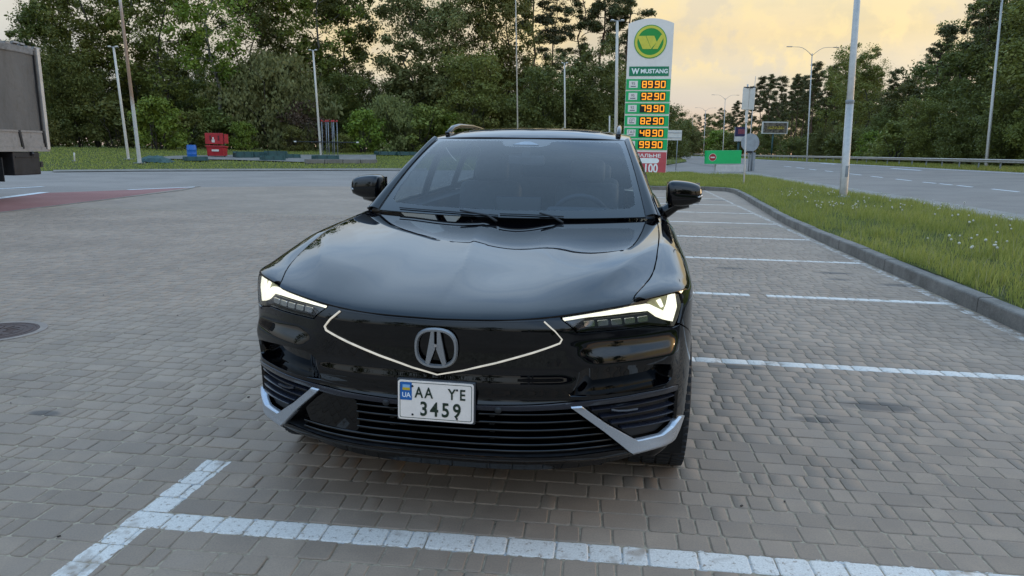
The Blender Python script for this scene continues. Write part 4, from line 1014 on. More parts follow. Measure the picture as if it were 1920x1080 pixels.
# near sign post with twin white boards and small plate
P0 = gnd(1394, 353); P0.z = float(island_z(P0.x, P0.y)); Yp = P0.y
e = empty('sign_post', P0, 0, 'slim post carrying two tall white boards seen from behind', 'road sign')
top = at(1402, 158, Yp) - P0; m = MB(); m.tube([(0, 0, -.3), (0, 0, 0), tuple(top)], .036, 10); m.build('post', M_GALV, e, True)
for x0, x1, rz in ((1391, 1403.5, 14), (1404.5, 1413.5, -32)):
    l, r = at(x0, 185, Yp) - P0, at(x1, 185, Yp) - P0; z0, z1 = at(1400, 206, Yp).z - P0.z, at(1400, 165, Yp).z - P0.z
    m = MB(); m.box(((l.x + r.x) / 2, -.05, (z0 + z1) / 2), ((r.x - l.x) / math.cos(math.radians(rz)), .05, z1 - z0), Matrix.Rotation(math.radians(rz), 3, 'Z'), .015); bd = m.build('board', M_WHITE, e)
    m = MB(); m.box(((l.x + r.x) / 2, -.05, z1 + .02), (.22, .06, .05)); m.build('bracket', M_DARKM, bd)
c = at(1399, 218, Yp) - P0; m = MB(); m.box((c.x, -.05, c.z), (.14, .04, .52), Matrix.Rotation(.4, 3, 'Z'), .01); m.build('small_plate', M_WHITE, e)
# second post: round sign from behind
Q_ = gnd(1408, 321); Yq = Q_.y; e = empty('road_sign', (Q_.x, Yq, 0), 0, 'round grey sign seen from behind beside the green exit sign', 'road sign')
c = at(1406.5, 267.5, Yq); rad = (at(1424, 267, Yq).x - at(1390, 267, Yq).x) / 2
m = MB(); m.lathe([(0, -.03), (rad, -.03), (rad, .0), (0, 0)], (c.x - Q_.x, 0, c.z), 36, 'y'); m.build('disc', M_BACK, e)
for u in (1405, 1411):
    x = at(u, 300, Yq).x - Q_.x; m = MB(); m.tube([(x, .05, -.2), (x, .05, c.z + rad * .8)], .05, 8); m.build('post', M_GALVD, e, True)
m = MB(); zz = at(1405, 285, Yq).z; m.box((c.x - Q_.x, -.02, zz), (.5, .05, .16)); m.build('clamp', M_DARKM, e)
x = (at(1413, 300, Yq).x + at(1405, 300, Yq).x) / 2 - Q_.x; z1 = at(1408, 286, Yq).z
m = MB(); m.box((x + .14, .12, z1 / 2), (.42, .03, z1)); m.build('plate', M_BACK, e)
# billboards
def billboard(px, py0, py1, Y, wpx, label, mats, leg_px):
    c = at(px, (py0 + py1) / 2, Y); g = float(tz(c.x, Y)); e = empty('billboard', (c.x, Y, g), 0, label, 'billboard')
    w = wpx / FPX * Y; zt, zb = at(px, py0, Y).z - g, at(px, py1, Y).z - g
    m = MB(); m.box((0, .1, (zt + zb) / 2), (w, .3, zt - zb)); m.build('frame', mats[0], e)
    for i, (u0, v0, u1, v1) in enumerate(mats[2]):
        m = MB(); m.box(((u0 + u1) / 2 * w - w / 2, -.065, zb + (v0 + v1) / 2 * (zt - zb)), ((u1 - u0) * w, .03 + .01 * i, (v1 - v0) * (zt - zb))); m.build('poster', mats[1][i], e)
    m = MB(); m.tube([(leg_px, .2, -.5), (leg_px, .2, zb)], .18, 8); m.build('leg', M_GREENP, e, True)
t = NT('poster_brown'); v = t.obj(); t.set(col=t.mix(t.ramp(t.noise(2.2, 4, .7, v), .4, .6), (.055, .040, .030), (.25, .19, .13)), rough=.5); MPB = t.m
t = NT('poster_yellow'); v = t.obj(); t.set(col=t.mix(t.ramp(t.noise(3.2, 4, .7, v), .45, .58), (.12, .08, .03), (.55, .40, .06)), rough=.5); MPY = t.m
billboard(1453, 228, 251, 148, 47, 'wide advertising board with a brown and yellow poster before the pines', (M_WHITE, [MPB, MPY], [(.05, .08, .96, .90), (.2, .38, .85, .62)]), -.2)
MPP = pm('poster_purple', (.045, .030, .085), .5, 0, .25, 1); MPR = pm('poster_red', (.30, .07, .09), .5, 0, .3, 3)
billboard(1389, 238, 265, 118, 22, 'small purple advertising board behind the round grey sign', (M_BACK, [MPP, MPR, M_WHITE], [(.02, .34, .98, 1.0), (.25, .52, .95, .85), (.0, .0, 1.0, .33)]), -.2)

# far left items at the edge of the wood
def troughs(px0, px1, py_b, py_t, label, group='dark green troughs at the edge of the yard', skew=0):
    a, b = gnd(px0, py_b), gnd(px1, py_b); c = (a + b) / 2; e = empty('planter_trough', c, math.atan2(b.y - a.y, b.x - a.x), label, 'trough', group)
    L = (b - a).length; h = at((px0 + px1) / 2, py_t, c.y).z - c.z
    m = MB(); w = .55
    m.prism([(-w, 0), (w, 0), (w * .84, h), (w * .7, h), (w * .62, h * .75), (-w * .62, h * .75), (-w * .7, h), (-w * .84, h)], lambda u, v, d: (-L / 2 + d, u, v), L); m.build('tub', M_GREENP, e)
    for s in (-.42, 0, .42): m = MB(); m.box((s * L, -w * .93, h * .5), (.07, .06, h * .96), Matrix.Rotation(-.12, 3, 'X')); m.build('rib', M_GREENP, e)
troughs(440, 472, 295.5, 284, 'dark green trough nearest to the red fire boxes'); troughs(473, 498, 295, 284.5, 'second dark green trough from the red fire boxes')
troughs(499, 536, 297, 283, 'tall dark green trough in the middle of the trough row'); troughs(490, 532, 300.5, 292, 'low dark green trough standing in front of the row')
troughs(534, 560, 296, 289, 'low dark green trough at the right end of the row'); troughs(588, 632, 299.5, 291, 'dark green trough at the foot of the white lamp mast')
troughs(706, 742, 290.5, 284, 'left one of two dark green troughs beside the car'); troughs(742, 786, 291, 284.5, 'dark green trough right beside the car windscreen edge'); troughs(345, 388, 301, 293.5, 'dark green trough in front of the blue barrel')
a = gnd(293, 303); e = empty('tarpaulin_heap', a, 0, 'dark green tarpaulin heap right of the rusty mast foot', 'heap')
s = a.y / FPX; bm = bmesh.new(); bmesh.ops.create_grid(bm, x_segments=14, y_segments=8, size=1); rg = np.random.default_rng(2)
for v in bm.verts:
    x, y = v.co.x, v.co.y; f = max(0, 1 - abs(x + .05) ** 2.2) * max(0, 1 - y * y); v.co = Vector((x * 26 * s, y * .8, f ** .6 * 12 * s + rg.normal() * .035 - .04))
me = bpy.data.meshes.new('cover'); bm.to_mesh(me); bm.free(); me.materials.append(M_GREENP); link('cover', me, e)
a = gnd(360.5, 297); s = a.y / FPX; e = empty('barrel', a, 0, 'bright blue plastic barrel left of the red fire boxes', 'barrel'); h, r = 24 * s, 8.3 * s
m = MB(); m.lathe([(0, 0), (r * .92, 0), (r, h * .06), (r, h * .30), (r * 1.04, h * .33), (r, h * .36), (r, h * .62), (r * 1.04, h * .65), (r, h * .68), (r, h * .93), (r * .9, h)], n=20); m.build('drum', M_BLUE, e, True)
m = MB(); m.lathe([(0, h * .975), (r * .86, h * .975), (r * .93, h * 1.02), (r * .96, h)], n=20); m.build('rim', M_BLUE, e, True)
# red fire point: board over a sand chest
a = gnd(408, 294); s = a.y / FPX; e = empty('fire_point', a, 0, 'red fire equipment board with dark slots above a red sand chest', 'fire point')
def rz_(py): return at(408, py, a.y).z - a.z
m = MB(); m.box((-4 * s, 0, (rz_(250) + rz_(270)) / 2), (32 * s, .22, 20 * s), None, .02); bd = m.build('board', M_RED, e)
m = MB(); m.box((15.5 * s, .25, (rz_(251) + rz_(269)) / 2), (8 * s, .04, 17 * s), Matrix.Rotation(.9, 3, 'Z')); m.build('open_door', M_RED, bd)
for u in (-10, 5): m = MB(); m.box((u * s, -.115, rz_(259)), (3 * s, .02, 9 * s)); m.build('slot', M_REDD, bd)
m = MB(); m.box((-5 * s, -.115, rz_(264.5)), (5.5 * s, .02, 5 * s)); m.box((-5 * s, -.115, rz_(259.5)), (2.6 * s, .02, 4 * s)); m.build('notice', M_WHITE, bd)
m = MB(); m.prism([(-.35, rz_(292)), (.35, rz_(292)), (.45, rz_(276)), (-.45, rz_(276))], lambda u, v, d: (-15 * s + d, u, v), 30 * s); ch = m.build('sand_chest', M_RED, e)
m = MB(); m.box((0, 0, rz_(275)), (33 * s, 1.0, 2.2 * s), Matrix.Rotation(-.08, 3, 'X'), .015); m.build('lid', M_RED, ch)
m = MB(); m.box((1 * s, -.47, rz_(282)), (13 * s, .02, 3.4 * s)); m.build('notice', M_WHITE, ch)
for u in (-18, 12): m = MB(); m.tube([(u * s, .16, -.2), (u * s, .16, rz_(251))], .05, 8); m.build('leg', M_DARKM, e, True)
# vent pipes with red tops and their cross pipe
a = gnd(622, 293); s = a.y / FPX; e = empty('vent_pipes', a, 0, 'group of thin grey vent pipes with red tops right of the white lamp mast', 'vent pipes')
m = MB(); m.box((0, 0, 22 * s), (2 * 30 * s, .05, .05)); 
z1 = at(620, 227, a.y).z - a.z
for k, u in enumerate((-16, -10, -4.5, 1, 5.5, 10)):
    m = MB(); m.tube([(u * s, .3 * (k % 2), -.2), (u * s, .3 * (k % 2), z1)], .035, 6); p = m.build('pipe', M_GALVD, e, True)
    m = MB(); m.lathe([(.03, -.04), (.085, -.03), (.085, .07), (.03, .10), (0.001, .11)], (u * s, .3 * (k % 2), z1), 8); m.build('red_cap', M_RED, p)
m = MB(); m.tube([(-17 * s, .1, z1 - .05), (11 * s, .1, z1 - .05)], .025, 6); m.build('tie_bar', M_RED, e)
m = MB(); zz = at(620, 266.5, a.y).z - a.z; m.tube([(-64 * s, 0, zz), (46 * s, 0, zz)], .045, 8); m.build('cross_pipe', M_DARKM, e, True)
for u in (-64, 46): m = MB(); m.tube([(u * s, 0, zz), (u * s + (5 if u > 0 else -5) * s * .9, 0, zz)], .06, 8); m.build('pipe_end', M_WHITE, e, True)
a, b = gnd(572, 306), gnd(706, 305); e = empty('concrete_slab', (a + b) / 2, math.atan2(b.y - a.y, b.x - a.x), 'low pale concrete slab in the grass left of the car', 'slab')
for k in range(4): m = MB(); L = (b - a).length / 4; m.box((-L * 1.5 + k * L, 0, .12), (L - .05, .4, .34), None, .02); m.build('block', M_CONC, e)

# lorry trailer on the left
M_TARP = None
t = NT('grey_tarpaulin'); v = t.obj(); mp_ = t.node('ShaderNodeMapping'); mp_.inputs['Scale'].default_value = (1, 1, .25); t.l.new(v, mp_.inputs[0]); w = mp_.outputs[0]
c = t.mix(t.ramp(t.noise(1.1, 5, .6, w), .3, .7), (.088, .082, .076), (.126, .118, .110)); c = t.mix(t.ramp(t.noise(5, 6, .75, w), .52, .7, 0, .5), c, (.068, .060, .050)); c = t.mix(t.ramp(t.noise(.6, 3, .5, w), .55, .7, 0, .5), c, (.112, .104, .090))
t.set(col=c, rough=.6, spec=.4); t.bump(t.noise(2.2, 4, .6, v), .6, .05); M_TARP = t.m
M_ALU = pm('worn_aluminium', (.25, .235, .22), .6, .2, .25, 5, .2, dirt=(.13, .12, .11)); M_ALUL = pm('pale_post', (.50, .46, .41), .5, .2, .12, 4); M_RUB = pm('tyre_rubber', (.018, .018, .018), .85, 0, .3, 20, .4)
LZT, LZB = 4.02, 1.28
B_ = at(90, 280, 20.2); X1 = B_.x; Y1 = 20.2; LZB = B_.z; LZT = at(70, 92, 20.2).z
e = empty('lorry_trailer', (X1, Y1, 0), 0, 'grey curtain-sided lorry trailer cut by the left edge', 'lorry')
Lt = 13.0
m = MB(); m.box((-1.25, -Lt / 2, (LZT + LZB) / 2 + .12), (2.46, Lt - .1, LZT - LZB - .30)); m.build('load_body', M_TARP, e)
# curtain with shallow waves
nx, nz_ = 90, 8; V = []; rg = np.random.default_rng(4)
for i in range(nx + 1):
    for j in range(nz_ + 1):
        y = -.16 - (Lt - .3) * i / nx; z = LZB + .38 + (LZT - LZB - .58) * j / nz_
        V.append((.012 + .022 * math.sin(y * 5.2 + .6 * math.sin(y * 1.7)) * (1 - abs(j / nz_ - .5) * 1.2) + rg.normal() * .003, y, z))
m = MB(); m.add(V, [[i * (nz_ + 1) + j, i * (nz_ + 1) + j + 1, (i + 1) * (nz_ + 1) + j + 1, (i + 1) * (nz_ + 1) + j][::1] for i in range(nx) for j in range(nz_)]); m.build('curtain', M_TARP, e, True)
m = MB(); m.box((-1.22, -Lt / 2, LZT - .10), (2.52, Lt, .20), None, .03); m.build('roof_edge', pm('dusty_roof', (.16, .155, .15), .8, 0, .4, 6, .5), e)
m = MB()
for k in range(46): m.box((-.02 + rg.uniform(-.03, .05), -Lt * k / 46 - .05, LZT + .015 + rg.uniform(-.02, .03)), (.10, rg.uniform(.1, .3), .05), Matrix.Rotation(rg.uniform(-.3, .3), 3, 'Y'))
m.build('roof_hem', M_ALU, e)['kind'] = 'stuff'
m = MB(); m.box((.01, -.06, (LZT + LZB) / 2), (.14, .12, LZT - LZB + .02), None, .01); m.build('rear_post', M_ALUL, e)
m = MB(); m.box((.03, -.20, (LZT + LZB) / 2 + .05), (.035, .035, LZT - LZB - .25)); m.build('curtain_pole', M_DARKM, e)
for k in range(13):
    m = MB(); m.box((.02, -.62 - k * .96, LZB + .26), (.035, .88, .40), None, .006); bd = m.build('drop_side', M_ALU, e)
    m = MB(); m.box((.05, -.16 - k * .96, LZB + .26), (.03, .07, .5), Matrix.Rotation(.18, 3, 'X')); m.build('strap', M_DARKM, bd)
m = MB(); m.box((.03, -Lt / 2, LZB + .48), (.05, Lt - .3, .05)); m.box((.02, -Lt / 2, LZB), (.08, Lt, .12)); m.build('side_rail', M_ALU, e)
m = MB(); m.box((-.25, -.95, LZB - .38), (.55, 1.05, .62), None, .03); tb = m.build('tool_box', M_DARKM, e)
m = MB(); m.box((.035, -.95, LZB - .20), (.02, .9, .03)); m.tube([(.04, -.8, LZB - .12), (.04, -.72, LZB - .12)], .05, 8); m.build('latch', M_DARKM, tb)
m = MB(); m.box((-1.25, -.18, LZB - .42), (2.3, .10, .16)); m.box((-.35, -.22, LZB - .2), (.08, .08, .4)); m.box((-2.1, -.22, LZB - .2), (.08, .08, .4)); m.build('underrun_bar', M_DARKM, e)
m = MB(); m.box((-1.25, -Lt / 2, LZB - .12), (.9, Lt - .5, .22)); m.build('chassis', M_DARKM, e)
for k, yy in enumerate((-2.5, -3.85, -5.2)):
    for xx in (-.22, -2.25):
        m = MB(); m.lathe([(.30, -.16), (.47, -.17), (.51, -.12), (.52, 0), (.51, .12), (.47, .17), (.30, .16)], (xx, yy, .52), 28, 'x'); wh = m.build('wheel', M_RUB, e, True)
        m = MB(); m.lathe([(0, .06), (.12, .09), (.14, .04), (.26, .03), (.31, .14), (.31, -.14), (0, -.14)], (xx, yy, .52), 20, 'x'); m.build('rim', M_ALU, wh, True)
    m = MB(); m.box((-.24, yy + .62, .82), (.5, .03, .62)); m.build('mudguard', M_RUB, e)

# filling station canopy behind the camera, seen as a reflection in the bumper
e = empty('station_canopy', (7, -24, 0), .25, 'flat white and green filling station canopy on four columns behind the viewer', 'canopy')
m = MB(); m.box((0, 0, 5.4), (14, 9, .8), None, .03); m.build('roof', M_WHITE, e)
m = MB(); m.box((0, 0, 5.15), (14.06, 9.06, .22)); m.build('green_band', M_TGREEN, e)
for u in (-5, 5):
    for v in (-2.6, 2.6): m = MB(); m.box((u, v, 2.5), (.4, .4, 5.0), None, .02); m.build('column', M_GALVD, e)
e = empty('shop_building', (9, -40, 0), .25, 'low dark filling station shop behind the canopy', 'building')
m = MB(); m.box((0, 0, 2.1), (17, 8, 4.2)); m.build('wall', M_DARKM, e)
m = MB(); m.box((0, 0, 4.35), (17.4, 8.4, .4)); m.build('roof', M_WHITE, e)
for k in range(5): m = MB(); m.box((-6.4 + 3.2 * k, 4.02, 1.5), (2.8, .06, 2.4)); m.build('window', M_DISP, e)
# ------------------------------------------------------------------ the black car
YAW = math.radians(9.0)
CX0 = -0.6599
car = empty('parked_car', (CX0 + 2.47 * math.sin(YAW), 2.47 * math.cos(YAW), 0), -YAW, 'glossy black electric SUV with lit headlights parked facing the camera', 'car')
def paint(name, col, rough=.05, coat=1.0, spec=.5, metal=0.0, coat_ior=1.52):
    t = NT(name); v = t.obj(); n1 = t.noise(2.5, 4, .6, v); n2 = t.noise(900, 1, .5, v)
    t.set(col=t.mix(t.ramp(n2, .45, .7, 0, .5), col, tuple(min(1, c * 1.8) for c in col)), rough=t.ramp(n1, .3, .7, rough * .8, rough * 1.3), coat=coat, coatr=t.ramp(n1, .3, .7, .008, .02), spec=spec, metal=metal); t.b.inputs['Coat IOR'].default_value = coat_ior; return t.m
C_PAINT = paint('black_paint', (.0005, .0007, .0016), .3, 1.0, .0)
C_GLOSS = paint('gloss_black_plastic', (.0006, .0006, .0008), .3, .9, .0)
C_TRIM = paint('satin_trim', (.012, .014, .022), .25, .3)
C_MATT = pm('matt_plastic', (.012, .012, .013), .55, 0, .3, 30, .1)
C_VOID = pm('dark_void', (.004, .004, .004), .8, 0, .2, 5)
C_SILV = paint('silver_trim', (.42, .44, .47), .28, .5, .5, .65)
C_CHROME = paint('chrome', (.55, .56, .58), .12, .2, .5, 1.0)
C_EMB = paint('emblem_metal', (.30, .30, .30), .38, .05, .5, .7)
C_TYRE = pm('tyre', (.020, .020, .021), .8, 0, .3, 25, .4)
C_RIM = paint('wheel_metal', (.08, .08, .085), .25, .4, .5, .8)
C_SEAT = pm('seat_leather', (.12, .115, .11), .6, 0, .2, 12, .3)
C_DASH = pm('dash_plastic', (.09, .09, .095), .6, 0, .2, 15, .2)
C_DRL = emis('light_bar', (1.0, .97, .76), 1.5)
C_DRL3 = emis('light_core', (.60, .60, .30), .22)
C_DRL2 = emis('grille_light', (1.0, .93, .78), .48)
C_RED = paint('tail_red', (.25, .01, .012), .1)
def glass(name, tint, refl=1.0):
    t = NT(name); t.n.remove(t.b); tr = t.node('ShaderNodeBsdfTransparent'); gl = t.node('ShaderNodeBsdfGlossy'); fr = t.node('ShaderNodeLayerWeight'); mx = t.node('ShaderNodeMixShader')
    nz = t.noise(3, 3, .5, t.obj())
    t.put(tr.inputs[0], t.mix(t.ramp(nz, .3, .7), tint, tuple(c * .93 for c in tint))); gl.inputs['Roughness'].default_value = .015; gl.inputs[0].default_value = (refl, refl, refl, 1); fr.inputs[0].default_value = .5; rf_ = t.math('MULTIPLY_ADD', t.math('POWER', fr.outputs['Facing'], 5.0), .945, .055)
    t.l.new(rf_, mx.inputs[0]); t.l.new(tr.outputs[0], mx.inputs[1]); t.l.new(gl.outputs[0], mx.inputs[2]); t.l.new(mx.outputs[0], t.out.inputs[0]); return t.m
C_WS = glass('windscreen_glass', (.50, .57, .62)); C_SG = glass('side_glass', (.45, .48, .48)); C_LENS = glass('lens_glass', (.90, .92, .94))
C_FRIT = paint('glass_black_border', (.006, .007, .008), .03, .3, .62)

class Pchip:
    def __init__(s, x, y):
        s.x = np.array(x, float); s.y = np.array(y, float); h = np.diff(s.x); d = np.diff(s.y) / h; m = np.zeros(len(s.x))
        for i in range(1, len(m) - 1):
            if d[i - 1] * d[i] > 0: w1, w2 = 2 * h[i] + h[i - 1], h[i] + 2 * h[i - 1]; m[i] = (w1 + w2) / (w1 / d[i - 1] + w2 / d[i])
        m[0], m[-1] = d[0], d[-1]; s.m = m
    def __call__(s, v):
        v = min(max(v, s.x[0]), s.x[-1]); i = min(int(np.searchsorted(s.x, v, 'right')) - 1, len(s.x) - 2); h = s.x[i + 1] - s.x[i]; t = (v - s.x[i]) / h
        return float((2 * t**3 - 3 * t * t + 1) * s.y[i] + (t**3 - 2 * t * t + t) * h * s.m[i] + (-2 * t**3 + 3 * t * t) * s.y[i + 1] + (t**3 - t * t) * h * s.m[i + 1])
# plan outline of the body, from the nose round the side to the tail
PLAN = [(0, .020), (.1, .0212), (.2, .0255), (.3, .0355), (.4, .0545), (.5, .0855), (.6, .130), (.7, .188), (.8, .265), (.868, .33), (.905, .385), (.932, .45), (.952, .54), (.966, .69), (.975, .92), (.979, 1.3), (.981, 2.2), (.979, 3.2), (.970, 4.0), (.945, 4.45), (.885, 4.78), (.72, 4.97), (.4, 5.035), (0, 5.05)]
def catmull(P, per=60):
    P = [np.array(p) for p in P]; Q = [np.array([-P[1][0], P[1][1]])] + P + [np.array([-P[-2][0], P[-2][1]])]; o = []
    for i in range(1, len(Q) - 2):
        p0, p1, p2, p3 = Q[i - 1:i + 3]; t0 = 0; t1 = t0 + np.linalg.norm(p1 - p0) ** .5; t2 = t1 + np.linalg.norm(p2 - p1) ** .5; t3 = t2 + np.linalg.norm(p3 - p2) ** .5
        for k in range(per):
            t = t1 + (t2 - t1) * k / per
            A1 = (t1 - t) / (t1 - t0) * p0 + (t - t0) / (t1 - t0) * p1; A2 = (t2 - t) / (t2 - t1) * p1 + (t - t1) / (t2 - t1) * p2; A3 = (t3 - t) / (t3 - t2) * p2 + (t - t2) / (t3 - t2) * p3
            B1 = (t2 - t) / (t2 - t0) * A1 + (t - t0) / (t2 - t0) * A2; B2 = (t3 - t) / (t3 - t1) * A2 + (t - t1) / (t3 - t1) * A3
            o.append((t2 - t) / (t2 - t1) * B1 + (t - t1) / (t2 - t1) * B2)
    o.append(P[-1]); return np.array(o)
_pl = catmull(PLAN); _sl = np.concatenate([[0], np.cumsum(np.linalg.norm(np.diff(_pl, axis=0), axis=1))])
SG = np.arange(0, _sl[-1], .004); XG = np.interp(SG, _sl, _pl[:, 0]); TG = np.interp(SG, _sl, _pl[:, 1])
def _smooth(a, odd):
    k = np.ones(15) / 15
    for _ in range(2):
        p = np.concatenate([(-a if odd else a)[1:15][::-1], a, (2 * a[-1] - a[-15:-1][::-1])]); a2 = np.convolve(p, k, 'same')[14:-14]; a = a2
    return a
XG, TG = _smooth(XG, True), _smooth(TG, False)
_tx, _tt = np.gradient(XG, SG), np.gradient(TG, SG); _ln = np.hypot(_tx, _tt); NX, NY = _tt / _ln, -_tx / _ln
_im = int(np.argmax(XG))
def sx(x): return float(np.interp(x, XG[:_im], SG[:_im]))
def st(t): return float(np.interp(t, TG, SG))
def t0(x): return float(np.interp(abs(x), XG[:_im], TG[:_im]))
ZL = np.arange(.15, 1.3, .002)
def prof(pairs, sg=3.0):
    z, d = zip(*pairs); v = np.interp(ZL, z, d); k = np.exp(-.5 * (np.arange(-12, 13) / sg) ** 2); k /= k.sum()
    return np.convolve(np.pad(v, 12, 'edge'), k, 'valid')
D_C = prof([(.20, -.16), (.27, -.14), (.318, -.040), (.338, .006), (.352, .008), (.37, .0), (.54, .0), (.556, .010), (.566, .004), (.582, -.004), (.602, .002), (.625, .013), (.645, .013), (.675, .005), (.70, .003), (.78, .012), (.85, .008), (.885, -.006), (.92, -.03)])
D_S = prof([(.20, -.16), (.27, -.13), (.312, -.035), (.335, .004), (.36, .0), (.55, .0), (.570, .014), (.582, .013), (.61, .010), (.66, .018), (.70, .026), (.72, .026), (.745, .019), (.775, .005), (.80, .000), (.83, -.001), (.90, -.004), (.95, -.012), (.98, -.03)], 2.6)
D_E = prof([(.20, -.12), (.27, -.05), (.33, -.008), (.42, .0), (.57, .004), (.70, .002), (.80, .0), (.90, -.002), (.96, -.012), (1.1, -.03)], 6)
D_D = prof([(.20, -.13), (.28, -.05), (.33, -.012), (.42, -.010), (.52, -.028), (.62, -.024), (.72, -.004), (.80, .002), (.90, -.004), (1.0, -.02), (1.1, -.04)], 10)
def ss(a, b, v): v = min(max((v - a) / (b - a), 0), 1); return v * v * (3 - 2 * v)
S1a, S1b, S2a, S2b = sx(.44), sx(.60), sx(.835), sx(.90); S3a, S3b = st(1.35), st(1.9)
def Doff(s, z):
    w1 = ss(S1a, S1b, s); w2 = ss(S2a, S2b, s); w3 = ss(S3a, S3b, s)
    i = (z - .15) / .002; i0 = int(min(max(i, 0), len(ZL) - 2)); f = min(max(i - i0, 0), 1)
    g = lambda A: A[i0] * (1 - f) + A[i0 + 1] * f
    v = g(D_C) * (1 - w1) + g(D_S) * w1; v = v * (1 - w2) + g(D_E) * w2; return v * (1 - w3) + g(D_D) * w3
def shell(s, z, off=0.0):
    sg = 1.0 if s >= 0 else -1.0; a = abs(s); i = min(a / .004, len(SG) - 2.001); i0 = int(i); f = i - i0
    L = lambda A: float(A[i0] * (1 - f) + A[i0 + 1] * f)
    d = float(Doff(a, z) + off)
    return Vector((sg * (L(XG) + L(NX) * d), L(TG) + L(NY) * d, z))
def SX(pts): return [(math.copysign(sx(abs(x)), x), z) for x, z in pts]
def ST(pts): return [(st(t), z) for t, z in pts]

CEN = Vector((0, 2.5, .5))
def densify(P, step):
    o = []
    for i in range(len(P)):
        a, b = Vector(P[i]), Vector(P[(i + 1) % len(P)]); n = max(1, int((b - a).length / step + .5)); o += [a.lerp(b, k / n) for k in range(n)]
    return o
def rounded(P, r, n=4):
    """round the corners of a 2D polygon"""
    o = []
    for i in range(len(P)):
        a, b, c = Vector(P[i - 1]), Vector(P[i]), Vector(P[(i + 1) % len(P)]); u, v = (a - b), (c - b); d = min(r, u.length * .45, v.length * .45)
        p, q = b + u.normalized() * d, b + v.normalized() * d
        o += [((1 - k / n) ** 2 * p + 2 * (k / n) * (1 - k / n) * b + (k / n) ** 2 * q) for k in range(n + 1)]
    return o
def patch(name, outline, fn, mat, parent, step=.02, holes=(), skirt=.014, out=None, mirror=None, edge=None):
    """a panel cut from the surface fn(u,v) along a 2D outline, with its rim turned inwards; mirror: parent of the mirrored twin"""
    loops = [densify(outline, edge or step * .8)] + [densify(h_, edge or step * .8) for h_ in holes]
    P2 = []; E = []
    for lp in loops:
        b = len(P2); P2 += lp; E += [(b + i, b + (i + 1) % len(lp)) for i in range(len(lp))]
    nb = len(P2); B = np.array([(p.x, p.y) for p in P2])
    xs = np.arange(B[:, 0].min() + step / 2, B[:, 0].max(), step); ys = np.arange(B[:, 1].min() + step / 2, B[:, 1].max(), step)
    g = np.stack(np.meshgrid(xs, ys), -1).reshape(-1, 2); g[:, 0] += (np.floor(g[:, 1] / step).astype(int) % 2) * step * .5
    ins = inpoly_np(g[:, 0], g[:, 1], loops[0])
    for h_ in loops[1:]: ins &= ~inpoly_np(g[:, 0], g[:, 1], h_)
    g = g[ins]
    if len(g): dm = np.min(np.hypot(g[:, None, 0] - B[None, :, 0], g[:, None, 1] - B[None, :, 1]), 1); g = g[dm > step * .45]
    r = delaunay_2d_cdt(P2 + [Vector(p) for p in g], E, [], 1, 1e-7)
    v2 = r[0]; F = []
    for f in r[2]:
        f = list(f); cx = sum(v2[i].x for i in f) / 3; cy = sum(v2[i].y for i in f) / 3
        if not inpoly(cx, cy, loops[0]) or any(inpoly(cx, cy, h_) for h_ in loops[1:]): continue
        F.append(f)
    e = 8e-4; V = []; N = []
    for p in v2:
        c = fn(p.x, p.y); n = (fn(p.x + e, p.y) - fn(p.x - e, p.y)).cross(fn(p.x, p.y + e) - fn(p.x, p.y - e)); n = n.normalized() if n.length > 1e-12 else Vector((0, -1, 0))
        o_ = out if out is not None else (c - CEN)
        if n.dot(o_) < 0: n = -n
        V.append(c); N.append(n)
    FF = []
    for f in F:
        a, b, c = (V[i] for i in f)
        if (b - a).cross(c - a).dot(N[f[0]] + N[f[1]] + N[f[2]]) < 0: f = f[::-1]
        FF.append(f)
    if skirt:
        cnt = {}
        for f in FF:
            for i in range(3): cnt[(f[i], f[(i + 1) % 3])] = 1
        for (a, b) in list(cnt):
            if (b, a) not in cnt:
                d = (V[b] - V[a]).normalized(); n = N[a] + N[b]; sn = d.cross(n).normalized(); k = len(V)
                V += [V[a].copy(), V[b].copy(), V[b] - N[b] * skirt, V[a] - N[a] * skirt]; N += [(sn + N[a] * .9).normalized(), (sn + N[b] * .9).normalized(), sn, sn]
                FF.append([k + 3, k + 2, k + 1, k])
    def mk(sgn, par):
        VV = [(v.x * sgn, v.y, v.z) for v in V]; NN = [(n.x * sgn, n.y, n.z) for n in N]; Fm = FF if sgn > 0 else [f[::-1] for f in FF]
        me = py_mesh(name, VV, Fm, mat, True); me.normals_split_custom_set_from_vertices(NN); return link(name, me, par)
    o = mk(1, parent)
    return (o, mk(-1, mirror)) if mirror is not None else o
sh = lambda off: (lambda s, z: shell(s, z, off))

